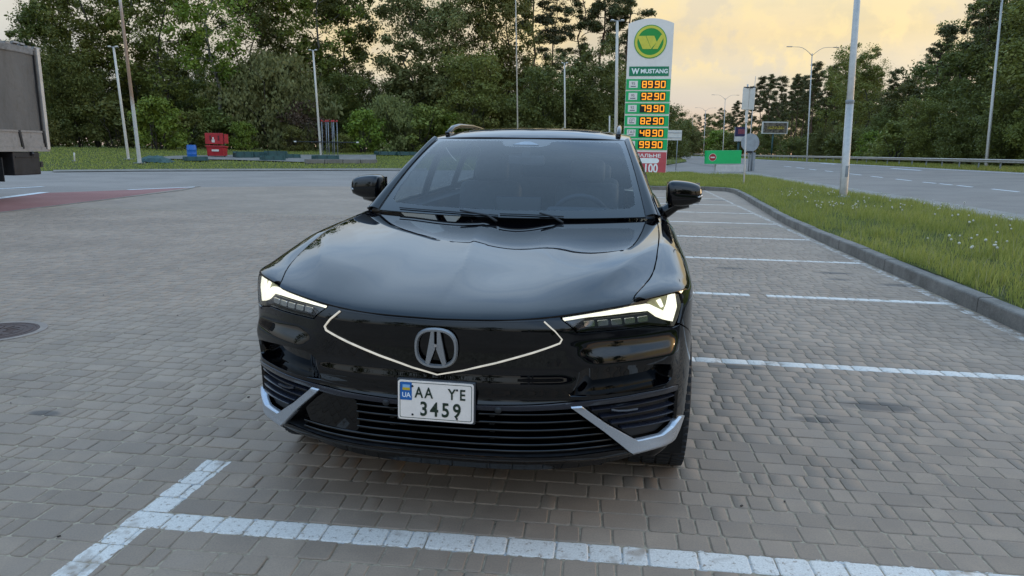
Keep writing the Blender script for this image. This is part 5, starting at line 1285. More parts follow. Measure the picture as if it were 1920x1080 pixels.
# ---- hood
_zl = Pchip([0, .25, .40, .46, .60, .70, .80, .9], [.884, .890, .902, .909, .926, .937, .946, .95])
_g = Pchip([0, .02, .05, .10, .20, .34, .50, .68, .85, 1.0, 1.15], [0, .062, .130, .215, .350, .500, .640, .780, .897, 1.0, 1.10])
def trear(x): return 1.655 - .065 * (x / .83) ** 2
def hood_z(x, t):
    a = abs(x); te = t - t0(min(a, .9)); L = trear(a) - t0(min(a, .9)); r = te / L
    zr = 1.108 + .010 * (a / .83) ** 2; z = _zl(a) + (zr - _zl(a)) * _g(max(r, 0)) - .006 * math.exp(-max(te, 0) / .010) + min(te, 0) * 1.2
    xc = .50 + .40 * (t - .1); rise = ss(.02, .34, te) * (1 - ss(.5, 1.75, t)); k = .0035; u = a - xc
    z += .022 * rise * ss(.28, xc, a)
    if u > -.2: z -= .24 * ss(.02, .34, te) * k * math.log1p(math.exp(min(u / k, 40)))
    xr = x + .02 + .10 * ss(.3, 1.5, te); z -= (.12 * .5 * (math.sqrt(xr * xr + .004 ** 2) + xr - .004) * (1 - ss(.02, .42, xr)) + .03 * max(0, -xr) * (1 - ss(.05, .45, -xr))) * ss(.10, .5, te)
    return z
def hood_fn(x, t): return Vector((x, t, hood_z(x, t)))
_xs = Pchip([.19, .215, .36, .52, .85, 1.2, 1.6, 2.6, 3.6, 4.4, 4.9], [.695, .702, .748, .785, .815, .832, .838, .862, .858, .80, .74])
HL_X = [.695 * k / 34 for k in range(35)]
edge_f = [(x, t0(x) + .001) for x in HL_X]; edge_s = [(_xs(t) - .003, t) for t in (.235, .30, .36, .44, .52, .65, .85, 1.05, 1.2, 1.4, 1.58)]
rear = [(x, trear(x)) for x in (.8, .7, .5, .3, .1)]
half = edge_f + edge_s + rear
outl = half + [(-x, t) for x, t in half[::-1] if x > 0]
hood = patch('hood', outl, hood_fn, C_PAINT, car, .022, (), .02, Vector((0, -.3, 1)))
# ---- body side section
_zb = Pchip([.19, .215, .27, .35, .42, .55, .8, 1.6, 3.0, 5], [.931, .934, .944, .950, .944, .915, .90, .90, .91, .93])
_zs = Pchip([1.6, 2.6, 3.6, 4.9], [1.121, 1.125, 1.150, 1.185])
def belt(t):
    x = _xs(t) + .003; return (x, hood_z(x, t) if t < 1.5 else (hood_z(x, 1.5) * (1 - ss(1.5, 1.65, t)) + _zs(t) * ss(1.5, 1.65, t)))
def side_fn(t, v, off=0.0):
    zb = _zb(t); v = float(v)
    if v <= zb: return shell(st(t), v, off)
    B = shell(st(t), zb, off); ax, az = belt(t); u = (v - zb) / .2
    p3 = Vector((ax, t, az)); p1 = B + Vector((0, 0, (az - zb) * .62)); p2 = Vector((ax + (B.x - ax) * .50, t, az + .004))
    q = (1 - u) ** 3 * B + 3 * u * (1 - u) ** 2 * p1 + 3 * u * u * (1 - u) * p2 + u ** 3 * p3; q.y = t + (B.y - t) * (1 - u); return q
AC, AZ, AR = .955, .385, .432; RC = 4.05
def arc(c, a0, a1, n=16, r=AR): return [(c + r * math.cos(a), AZ + r * math.sin(a)) for a in np.linspace(math.radians(a0), math.radians(a1), n)]
fo = [(t, _zb(t) + .2) for t in (.222, .26, .30, .36, .44, .55, .7, .9, 1.1, 1.3, 1.5, 1.615)] + [(1.625, 1.0), (1.63, .9), (1.635, .6), (1.635, .30)] + [(1.35, .30)] + arc(AC, -10, 137) + [(.56, .725), (.45, .785), (.358, .826)] + [(.372, .86), (.385, .90), (.372, .940)] + [(t, _zb(t) + .004) for t in (.345, .30, .26, .235)] + [(.226, _zb(.226) + .08)]
fend, fend2 = patch('fender', fo, side_fn, C_PAINT, car, .022, (), .02, Vector((1, 0, .35)), car)
# ---- front fascia
GR = [(0, .868), (.2, .872), (.388, .880), (.425, .846), (.450, .815), (.443, .801), (.351, .766), (.217, .722), (.096, .688), (0, .668)]
grille_o = SX(GR) + [(-s, z) for s, z in SX(GR)[::-1] if s > 0]
HLo = [(.455, .899), (.53, .9075), (.612, .916), (.70, .929), (.75, .937), (.808, .942), (.86, .947), (.885, .942), (.894, .90), (.881, .85), (.866, .819), (.835, .825), (.772, .840), (.634, .838), (.508, .838), (.488, .858), (.452, .886)]
fa = SX([(0, .872), (.2, .876), (.392, .887), (.446, .894), (.446, .886), (.483, .855), (.504, .833), (.634, .833), (.772, .835), (.833, .820), (.864, .813)]) + ST([(.362, .818), (.45, .777), (.55, .722)]) + ST(arc(AC, 139, 190, 9)) + ST([(.52, .30)]) + SX([(.93, .33), (.93, .42), (.900, .424), (.897, .572), (.868, .580), (.744, .584), (.586, .580), (.478, .575), (.355, .568), (.16, .562), (0, .560)])
fa_full = fa + [(-s, z) for s, z in fa[::-1] if s > 1e-6]
SC = [(.486, .592), (.478, .612), (.500, .680), (.534, .7035), (.60, .708), (.70, .702), (.80, .688), (.846, .676), (.862, .645), (.862, .612), (.84, .596), (.744, .5945), (.60, .592)]
scoop = [(p.x, p.y) for p in rounded(SX(SC), .006, 2)]; scoop_l = [(-s, z) for s, z in scoop]
bump = patch('front_bumper', fa_full, sh(0), C_PAINT, car, .0095, [[(s * 1.008, z) for s, z in grille_o], scoop, scoop_l], .02, None, None, .009)
def scoop_fn(s, z):
    a = abs(s); u = ss(sx(.485), sx(.585), a)
    return shell(s, z, -.010 - .048 * u)
for sg in (1, -1):
    lp_ = [(sg * s, z) for s, z in scoop]
    sc = patch('bumper_scoop', lp_, scoop_fn, C_PAINT, bump, .012, (), 0)
    lp2 = densify(lp_, .008); m = MB(); A = [scoop_fn(p.x, p.y) for p in lp2]; B = [shell(p.x, p.y, -.001) for p in lp2]; n = len(lp2); m.add(A + B, [[i, (i + 1) % n, (i + 1) % n + n, i + n] for i in range(n)]); m.build('scoop_wall', C_PAINT, sc if not isinstance(sc, tuple) else sc[0], angle=50)
# closed grille panel, its light line and the emblem
gp = patch('grille_panel', grille_o, sh(-.004), C_GLOSS, car, .02, (), .01)
ins_ = [(.388, .880), (.425, .846), (.450, .815), (.443, .801), (.351, .766), (.217, .722), (.096, .688), (0, .668)]
def strip(pts, w):
    P = [Vector(p) for p in pts]; L, Rr = [], []
    for i, p in enumerate(P):
        d = (P[min(i + 1, len(P) - 1)] - P[max(0, i - 1)]).normalized(); n = Vector((-d.y, d.x)); L.append(p + n * w / 2); Rr.append(p - n * w / 2)
    return L + Rr[::-1]
cpts = SX(ins_); cpts = cpts + [(-s, z) for s, z in cpts[::-1] if s > 0]
patch('grille_light_line', strip(cpts, .0042), sh(.004), C_DRL2, gp, .012, (), .012)
emb = empty('emblem', (0, 0, 0)); emb.parent = car
EZ, EY = .772, shell(0, .772).y - .006
ring = lambda a, b, n=48: [(a * math.copysign(abs(math.cos(w)) ** .78, math.cos(w)), b * math.copysign(abs(math.sin(w)) ** .78, math.sin(w))) for w in [2 * math.pi * k / n for k in range(n)]]
def emb_ring(name, a1, b1, a0, b0, dep):
    o, i = ring(a1, b1), ring(a0, b0); om, im = ring(a1 - .004, b1 - .004), ring(a0 + .004, b0 + .004); n = len(o); m = MB()
    V = [(x, EY, EZ + z) for x, z in o] + [(x, EY - dep, EZ + z) for x, z in om] + [(x, EY - dep, EZ + z) for x, z in im] + [(x, EY, EZ + z) for x, z in i]
    m.add(V, [[r * n + k, r * n + (k + 1) % n, (r + 1) * n + (k + 1) % n, (r + 1) * n + k][::-1] for r in range(3) for k in range(n)]); return m.build(name, C_EMB, emb, angle=40)
emb_ring('ring', .082, .076, .067, .061, .012)
k = .16 / 225
for sg in (-1, 1):
    L = [(-23, 94), (-8, 94), (-8, 30), (-3, -2), (-37, -92), (-55, -78)]
    m = MB(); m.prism([(sg * x * k, EZ + z * k) for x, z in L][::sg], lambda u, v, w: (u, EY - .010 + w, v), .010); m.build('stroke', C_EMB, emb)
m = MB(); m.prism([(.006 * math.cos(a), EZ + .012 + .006 * math.sin(a)) for a in np.linspace(0, 6.1, 10)], lambda u, v, w: (u, EY - .013 + w, v), .012); m.build('camera_dot', C_CHROME, emb)
# ---- headlights
def headlamp(sg):
    hl = empty('headlight'); hl.parent = car
    f = lambda off: (lambda s, z: (lambda p: Vector((sg * p.x, p.y, p.z)))(shell(s, z, off)))
    out = Vector((sg * .5, -1, .1))
    patch('housing', SX(HLo), f(-.045), C_VOID, hl, .02, (), 0, out)
    # walls of the recess
    lp = densify(SX(HLo), .012); m = MB(); A = [f(-.045)(p.x, p.y) for p in lp]; B = [f(-.001)(p.x, p.y) for p in lp]; n = len(lp); m.add(A + B, [[i, (i + 1) % n, (i + 1) % n + n, i + n] for i in range(n)]); m.build('surround', C_GLOSS, hl, angle=50)
    bar = [(.459, .895), (.53, .902), (.612, .910), (.70, .916), (.773, .919), (.808, .898), (.842, .878), (.854, .905), (.866, .943), (.880, .944), (.884, .890), (.868, .836), (.840, .847), (.812, .862), (.774, .893), (.70, .895), (.632, .892), (.55, .888), (.466, .881)]
    lb = patch('light_bar', SX(bar), f(-.010), C_DRL, hl, .010, (), .02, out)
    patch('light_core', SX([(.782, .921), (.808, .934), (.860, .943), (.850, .908), (.840, .883), (.812, .902)]), f(-.026), C_DRL3, hl, .012, (), .012, out)
    patch('core_blade', SX([(.812, .925), (.826, .931), (.836, .900), (.828, .896)]), f(-.018), C_DRL, hl, .012, (), .012, out)
    patch('bezel', SX([(.475, .872), (.632, .880), (.774, .884), (.812, .856), (.845, .838), (.858, .826), (.835, .831), (.772, .846), (.634, .843), (.515, .843)]), f(-.022), C_TRIM, hl, .012, (), .012, out)
    for i, x in enumerate((.555, .605, .655, .705, .755)):
        m = patch('lamp_lens', rounded(SX([(x - .019, .851), (x + .019, .852), (x + .017, .873), (x - .021, .872)]), .004), f(-.016), C_CHROME, hl, .02, (), .008, out)
    patch('cover_lens', SX([(x, z) for x, z in HLo]), f(-.001), C_LENS, hl, .02, (), 0, out)
    return hl
headlamp(1); headlamp(-1)
# ---- lower front: shelf trim, opening with slats, corner ducts, silver blades, lip
tr = SX([(0, .5565), (.16, .5585), (.355, .5645), (.478, .571), (.586, .576), (.744, .580), (.868, .576), (.893, .568), (.893, .550), (.744, .553), (.56, .553), (.486, .547), (.3, .540), (0, .536)])
patch('bumper_trim', tr + [(-s, z) for s, z in tr[::-1] if s > 1e-6], sh(.002), C_TRIM, car, .012, (), .03)
op = SX([(0, .534), (.3, .538), (.486, .545), (.489, .552), (.61, .447), (.700, .362), (.4, .360), (0, .357)])
op_full = op + [(-s, z) for s, z in op[::-1] if s > 1e-6]
lg = patch('lower_grille', op_full, sh(-.085), C_VOID, car, .03, (), 0)
lp = densify(op_full, .02); m = MB(); A = [shell(p.x, p.y, -.085) for p in lp]; B = [shell(p.x, p.y, -.002) for p in lp]; n = len(lp); m.add(A + B, [[i, (i + 1) % n, (i + 1) % n + n, i + n] for i in range(n)]); m.build('opening_wall', C_MATT, lg)
def slat(name, s0, s1, z0, z1, off, th, dep, mat, parent, n=26, sag=0.0):
    m = MB(); V = []
    for k in range(n + 1):
        u = k / n; s = s0 + (s1 - s0) * u; z = z0 + (z1 - z0) * u + sag * 4 * u * (1 - u)
        o, i = off, off - dep
        for oo, zz in ((o - .004, z - th / 2), (o, z - th * .25), (o, z + th * .2), (o - .003, z + th / 2), (i, z + th / 2 + dep * .12), (i, z - th / 2)): p = shell(s, z, oo); V.append(Vector((p.x, p.y, zz)))
    m.add(V, [[k * 6 + j, k * 6 + (j + 1) % 6, (k + 1) * 6 + (j + 1) % 6, (k + 1) * 6 + j] for k in range(n) for j in range(6)] + [[5, 4, 3, 2, 1, 0], [n * 6 + j for j in range(6)]])
    return m.build(name, mat, parent, angle=50)
for z in (.518, .487, .456, .427, .398, .374):
    xr = np.interp(z, [.362, .447, .55], [.69, .60, .485]) ; xl = -.335 if z > .40 else -.60
    slat('grille_slat', -sx(-xl), sx(xr), z - .004, z + .002, -.012, .010, .05, C_GLOSS, lg, 30)
for x in (-.20, .20): m = MB(); p = shell(math.copysign(sx(abs(x)), x), .45, -.06); m.box((p.x, p.y, .45), (.02, .03, .17)); m.build('grille_post', C_MATT, lg)
patch('sensor_cover', rounded([(-s, z) for s, z in SX([(.340, .530), (.485, .538), (.52, .515), (.595, .447), (.570, .398), (.36, .393), (.330, .41)])], .012), sh(-.018), C_GLOSS, lg, .02, (), .02)
for x, z in ((.227, .5425), (-.201, .5425)):
    p = shell(math.copysign(sx(abs(x)), x), z, .004); m = MB(); m.lathe([(0, -.006), (.012, -.005), (.014, 0)], tuple(p), 14, 'y'); m.build('parking_sensor', C_MATT, car, True)
Vo = [(.489, .553), (.61, .448), (.700, .358), (.735, .323), (.82, .312), (.898, .333), (.928, .415), (.913, .424), (.895, .411), (.883, .399), (.839, .381), (.740, .384), (.629, .467), (.528, .552)]
patch('silver_blade', SX(Vo), sh(.012), C_SILV, car, .012, (), .03, Vector((.4, -1, .1)), car, .01)
duct = [(.537, .549), (.633, .470), (.742, .388), (.838, .385), (.881, .403), (.893, .416), (.893, .549)]
d1, d2 = patch('corner_duct', SX(duct), sh(-.035), C_MATT, car, .02, (), 0, Vector((.4, -1, 0)), car)
for dd, sg in ((d1, 1), (d2, -1)):
    for z0, z1, xa in ((.530, .527, .60), (.498, .491, .635), (.468, .457, .675), (.440, .425, .715)):
        slat('duct_fin', sg * sx(xa - .03), sg * sx(.888), z0, z1, -.006, .007, .03, C_TRIM, dd, 16)
    m = MB(); P = [shell(sg * sx(x), z, -.004) for x, z in ((.640, .525), (.665, .517), (.70, .512), (.74, .511))]; m.tube(P, .005, 5); m.build('duct_fin', C_TRIM, dd)
li = SX([(0, .354), (.4, .357), (.66, .358), (.698, .352), (.735, .319), (.82, .308), (.898, .329), (.928, .40)]) + ST([(.50, .41), (.53, .36), (.56, .235)]) + SX([(.90, .235), (.6, .235), (0, .235)])
patch('bumper_lip', li + [(-s, z) for s, z in li[::-1] if s > 1e-6], sh(0), C_PAINT, car, .016, (), .01)
# ---- number plate
pl = empty('license_plate', (0, shell(0, .571).y - .030, .5715)); pl.parent = car; pl.rotation_euler = (math.radians(-2.0), 0, 0)
M_PLATE = pm('plate_white', (.90, .77, .66), .4, 0, .05, 20); M_PLF = pm('plate_frame', (.05, .05, .052), .4); M_PBLUE = pm('plate_blue', (.008, .115, .36), .4, 0, .06, 10); M_PYEL = pm('flag_yellow', (.62, .42, .02), .4, 0, .06, 10); M_PINK = pm('plate_ink', (.012, .028, .014), .4, 0, .1, 20); M_PWH = pm('plate_print', (.74, .76, .78), .4, 0, .05, 20)
PWD, PHT = .286, .150
m = MB(); m.box((0, .010, 0), (PWD + .010, .016, PHT + .010), None, .004); m.build('plate_holder', M_PLF, pl)
def rr(w, h, r, y, d, name, mat, par, cx=0, cz=0):
    m = MB(); P = [(p.x, p.y) for p in rounded([(cx - w / 2, cz - h / 2), (cx + w / 2, cz - h / 2), (cx + w / 2, cz + h / 2), (cx - w / 2, cz + h / 2)], r, 5)]; m.prism(P, lambda u, v, q: (u, y - d + q, v), d); return m.build(name, mat, par)
pf = rr(PWD, PHT, .011, .002, .003, 'plate_face', M_PLATE, pl)
m = MB(); o, i = rounded([(-PWD/2+.001, -PHT/2+.001), (PWD/2-.001, -PHT/2+.001), (PWD/2-.001, PHT/2-.001), (-PWD/2+.001, PHT/2-.001)], .010, 5), rounded([(-PWD/2+.006, -PHT/2+.006), (PWD/2-.006, -PHT/2+.006), (PWD/2-.006, PHT/2-.006), (-PWD/2+.006, PHT/2-.006)], .008, 5)
n = len(o); m.add([(p.x, -.0022, p.y) for p in o] + [(p.x, -.0022, p.y) for p in i], [[k_, (k_ + 1) % n, n + (k_ + 1) % n, n + k_] for k_ in range(n)]); 
rim_o, rim_i = rounded([(-PWD/2+.0065, -PHT/2+.0065), (PWD/2-.0065, -PHT/2+.0065), (PWD/2-.0065, PHT/2-.0065), (-PWD/2+.0065, PHT/2-.0065)], .008, 5), rounded([(-PWD/2+.0085, -PHT/2+.0085), (PWD/2-.0085, -PHT/2+.0085), (PWD/2-.0085, PHT/2-.0085), (-PWD/2+.0085, PHT/2-.0085)], .007, 5)
m = MB(); n = len(rim_o); m.add([(p.x, -.0018, p.y) for p in rim_o] + [(p.x, -.0018, p.y) for p in rim_i], [[k_, (k_ + 1) % n, n + (k_ + 1) % n, n + k_] for k_ in range(n)]); m.build('border_line', M_PINK, pf)
bl_ = rr(.044, .068, .002, -.001, .0012, 'blue_field', M_PBLUE, pl, -PWD / 2 + .031, .034)
rr(.028, .011, .001, -.0022, .0006, 'flag_light', pm('flag_blue', (.25, .45, .66), .4, 0, .05, 9), bl_, -PWD / 2 + .032, .053); rr(.028, .010, .001, -.0022, .0006, 'flag_yellow', M_PYEL, bl_, -PWD / 2 + .032, .0425)
def ptext(body, size, x, z, sx_, mat, off, par, y=-.0024):
    me = text_mesh('lettering', body, size, mat, .0004, (sx_, 1), 'CENTER', off); o = link('lettering', me, par); o.location = (x, y, z); o.rotation_euler = (math.pi / 2, 0, 0); return o
ptext('UA', .026, -PWD / 2 + .032, .0185, .92, M_PWH, .0006, bl_)
PX = lambda px: (px - 860) / 1500 * .286
for ch, px in (('A', 530), ('A', 725), ('Y', 1185), ('E', 1392)): ptext(ch, .057, PX(px), .0295, .80, M_PINK, .0010, pl)
for ch, px in (('3', 628), ('4', 838), ('5', 1060), ('9', 1285)): ptext(ch, .075, PX(px), -.033, .84, M_PINK, .0016, pl)
for px, z in ((400, .054), (1285, .049), (400, -.055), (1285, -.060)): m = MB(); m.lathe([(0, -.005), (.003, -.0045), (.0045, -.002)], (PX(px), 0, z), 10, 'y'); m.build('screw', C_MATT, pl)

# ---- windscreen, pillars, roof
def ws_fn(u, v, off=0.0):
    b = Vector((.772 * u, 1.500 + .072 * u * u, 1.112 + .018 * u * u)); t_ = Vector((.636 * u, 2.343 + .066 * u * u, 1.560 - .004 * u * u)); q = b.lerp(t_, v)
    k = .030 * 4 * v * (1 - v); return q + Vector((0, -.45 * k, .89 * k)) + Vector((0, -.47, .88)) * off
fr = [(-1, 0), (1, 0), (1, 1), (-1, 1)]
inn = [(-.90, .085), (-.7, .075), (0, .066), (.7, .075), (.90, .085), (.945, .12), (.955, .25), (.958, .55), (.95, .90), (.93, .945), (.88, .955), (.30, .958), (.255, .945), (.235, .90), (.205, .868), (.15, .855), (-.15, .855), (-.205, .868), (-.235, .90), (-.255, .945), (-.30, .958), (-.88, .955), (-.93, .945), (-.95, .90), (-.958, .55), (-.955, .25), (-.945, .12)]
UPW = Vector((0, -.5, 1))
wsg = patch('windscreen', inn, ws_fn, C_WS, car, .05, (), 0, UPW)
patch('black_border', fr, ws_fn, C_FRIT, wsg, .05, [inn], .006, UPW, None, .03)
patch('camera_window', rounded([(-.14, .885), (.14, .885), (.035, .945), (-.035, .945)], .02), lambda u, v: ws_fn(u, v, .002), pm('camera_glass', (.20, .23, .26), .1), wsg, .03, (), .002, UPW)
m = MB(); c = ws_fn(0, .76) + Vector((0, .16, -.05)); m.box(tuple(c), (.24, .03, .065), Matrix.Rotation(.2, 3, 'X'), .012); mm = m.build('inside_mirror', C_DASH, car); m = MB(); m.box(tuple(c + Vector((0, -.02, .05))), (.05, .04, .07)); m.build('mirror_foot', C_DASH, mm)
_ux = Pchip([1.585, 2.0, 2.43, 3.0, 3.6, 4.2, 4.75], [.845, .758, .672, .668, .662, .635, .585]); _uz = Pchip([1.585, 1.8, 2.1, 2.43, 2.8, 3.3, 3.8, 4.3, 4.75], [1.132, 1.252, 1.405, 1.556, 1.600, 1.612, 1.595, 1.545, 1.47])
def rail(t): return Vector((_ux(t), t, _uz(t)))
def pillar_fn(u, v):
    a = ws_fn(1, v, .004); t = 1.590 + (2.435 - 1.590) * v; b = rail(t); q = a.lerp(b, u); return q + Vector((.35, -.55, .6)) * (.020 * 4 * u * (1 - u) + .004)
patch('windscreen_pillar', [(0.02, 0), (1, 0), (1, 1), (0.02, 1)], lambda u, v: pillar_fn(u, v), C_PAINT, car, .05, (), .004, Vector((.6, -.6, .6)), car)
_zc = Pchip([2.33, 2.42, 2.55, 2.7, 3.0, 3.5, 4.2, 4.75], [1.562, 1.592, 1.620, 1.638, 1.652, 1.652, 1.610, 1.53])
def roof_fn(x, t):
    u = min(1.2, abs(x) / (_ux(t))); zc = _zc(t); return Vector((x, t, zc - (zc - _uz(t)) * u ** 2.6))
def wst(x): return 2.346 + .066 * (x / .636) ** 2
ro = [(x, wst(x) + .004) for x in (0, .15, .3, .45, .58, .64)] + [(_ux(t), t) for t in (2.445, 2.6, 2.8, 3.0, 3.3, 3.6, 3.9, 4.2, 4.5, 4.72)] + [(.4, 4.75), (.2, 4.76), (0, 4.76)]
rf = patch('roof', ro + [(-x, t) for x, t in ro[::-1] if x > 1e-6], roof_fn, C_PAINT, car, .04, (), .012, Vector((0, 0, 1)))
patch('roof_glass', rounded([(-.47, 2.60), (.47, 2.60), (.47, 3.7), (-.47, 3.7)], .06), lambda x, t: roof_fn(x, t) + Vector((0, 0, .004)), C_FRIT, rf, .05, (), .006, Vector((0, 0, 1)))
for sg in (-1, 1):
    P = [Vector((sg * (_ux(t) - .075), t, roof_fn(_ux(t) - .075, t).z + h_)) for t, h_ in ((2.50, .0), (2.56, .016), (2.66, .034), (2.85, .044), (3.3, .046), (3.8, .044), (4.05, .034), (4.18, .012), (4.22, .0))]
    m = MB(); m.tube(P, [.010, .018, .019, .018, .017, .017, .018, .018, .01], 10); rr_o = m.build('roof_rail', C_GLOSS if sg > 0 else C_GLOSS, car, True)
    m = MB(); q = P[1]; m.box((q.x, 2.58, q.z - .012), (.034, .16, .03), None, .01); m.build('rail_foot', C_GLOSS, rr_o)
m = MB(); m.prism([(4.15, 0), (4.38, 0), (4.36, .05), (4.31, .058)], lambda u, v, w: (-.015 + w, u, 1.585 + v), .03); m.build('roof_antenna', C_GLOSS, car)
# ---- body sides: doors, rear quarter, windows
def bodyside(name, tA, tB, extra=None, hole=None, par=car):
    top = [(t, _zb(t) + .2) for t in np.linspace(tA, tB, 10)]; return top
dfn = lambda t, v: side_fn(t, v)
OUT = Vector((1, 0, .35))
drA = [(t, _zb(t) + .2) for t in np.linspace(1.641, 2.745, 12)] + [(2.748, .9), (2.745, .33), (1.641, .33)]
drB = [(t, _zb(t) + .2) for t in np.linspace(2.752, 3.66, 10)] + [(3.67, .95)] + [(3.655, .62)] + arc(RC, 152, 187, 6) + [(3.55, .33), (2.752, .33)]
for D_ in (drA, drB):
    a, b = patch('door', D_, dfn, C_PAINT, car, .03, (), .012, OUT, car)
    for o, sg in ((a, 1), (b, -1)):
        tm_ = max(p[0] for p in D_) - .25; q = side_fn(tm_, .93, .008); m = MB(); m.tube([Vector((sg * (q.x - .012), tm_ - .10, q.z)), Vector((sg * (q.x + .012), tm_ - .08, q.z)), Vector((sg * (q.x + .014), tm_ + .06, q.z + .004)), Vector((sg * (q.x - .012), tm_ + .09, q.z + .004))], .012, 8); m.build('handle', C_GLOSS, o, True)
qr = [(t, _zb(t) + .2) for t in np.linspace(3.668, 4.62, 8)] + [(4.62, .9), (4.62, .32)] + arc(RC, -8, 150, 18) + [(3.663, .63), (3.678, .95)]
patch('rear_quarter', qr, dfn, C_PAINT, car, .03, (), .012, OUT, car)
si = [(1.641, .325), (3.55, .325), (3.62, .25), (1.36, .25), (1.36, .295), (1.641, .295)]
patch('sill', si, dfn, C_MATT, car, .03, (), .012, OUT, car)
def green_fn(t, v, off=0.0):
    ax, az = belt(t); a = Vector((ax, t, az)); b = rail(t); q = a.lerp(b, v); return q + Vector((.8, 0, .3)) * (.02 * 4 * v * (1 - v) + off)
go = [(1.60, 0.0), (4.62, 0.0), (4.70, .5), (4.74, 1.0), (2.43, 1.0), (1.60, 1.0)]
wins = [[(1.98, .06), (2.74, .06), (2.74, .93), (2.42, .92), (2.20, .84), (2.0, .35)], [(2.83, .06), (3.62, .06), (3.62, .92), (2.83, .93)], [(3.70, .08), (4.28, .14), (4.12, .80), (3.70, .91)]]
ga, gb = patch('window_frame', go, green_fn, C_GLOSS, car, .05, wins, .012, Vector((1, 0, .3)), car)
for wpoly in wins: patch('side_window', wpoly, lambda t, v: green_fn(t, v, -.004), C_SG, ga, .06, (), 0, Vector((1, 0, .3)), gb)
# inner lining of pillars and doors
patch('inner_lining', go, lambda t, v: green_fn(t, v, -.035), C_SEAT, ga, .06, [[(t + .0, v) for t, v in w_] for w_ in wins], 0, Vector((-1, 0, 0)), gb)
patch('inner_lining', [(0, 0), (1, 0), (1, 1), (0, 1)], lambda u, v: pillar_fn(u, v) + Vector((-.45, .55, -.6)) * .03, C_SEAT, car, .08, (), 0, Vector((-.6, .6, -.6)), car)
for sg in (1, -1):
    m = MB(); m.add([(sg * .80, 1.60, .45), (sg * .80, 4.5, .45), (sg * .74, 4.5, 1.13), (sg * .79, 1.60, 1.08), (sg * .835, 4.5, 1.145), (sg * .832, 1.60, 1.115)], [[0, 1, 2, 3], [3, 2, 4, 5]]); m.build('door_lining', C_DASH, car)
# ---- tail
ta = [(st(4.63), 1.10), (st(4.80), 1.10), (SG[-2], 1.12), (SG[-2], .32), (st(4.80), .32), (st(4.63), .32)]
def tail_fn(s, z): p = shell(s, min(z, 1.1)); return Vector((p.x * (1 - .10 * ss(.85, 1.1, z)), p.y - .06 * ss(.8, 1.12, z), z))
patch('tailgate', ta, tail_fn, C_PAINT, car, .05, (), .01, Vector((.3, 1, 0)), car)
def rw_fn(x, v): a = Vector((x * .70, 4.97 - .12 * x * x, 1.12)); b = Vector((x * .585, 4.765 - .02 * x * x, 1.50 - .04 * x * x)); return a.lerp(b, v) + Vector((0, .02, .02)) * 4 * v * (1 - v)
patch('rear_window', [(-1, 0), (1, 0), (1, 1), (-1, 1)], rw_fn, C_FRIT, car, .1, (), .01, Vector((0, 1, .5)))
rp = lambda u, v: (lambda a, b: a.lerp(b, u))(green_fn(4.60 + .14 * v, v), rw_fn(1, v))
patch('rear_pillar', [(0, 0), (1, 0), (1, 1), (0, 1)], rp, C_PAINT, car, .1, (), .01, Vector((.6, .6, .4)), car)
m = MB(); m.add([(-.59, 4.70, 1.45), (.59, 4.70, 1.45), (.60, 4.80, 1.42), (-.60, 4.80, 1.42), (-.59, 4.72, 1.53), (.59, 4.72, 1.53), (.55, 4.86, 1.49), (-.55, 4.86, 1.49)], [[3, 2, 1, 0], [4, 5, 6, 7], [0, 1, 5, 4], [1, 2, 6, 5], [2, 3, 7, 6], [3, 0, 4, 7]]); m.build('roof_spoiler', C_PAINT, car)
patch('tail_light', [(st(4.66), .98), (SG[-40], .96), (SG[-40], .91), (st(4.66), .90)], lambda s, z: tail_fn(s, z) + Vector((0, .008, 0)), C_RED, car, .04, (), .01, Vector((.3, 1, 0)), car)
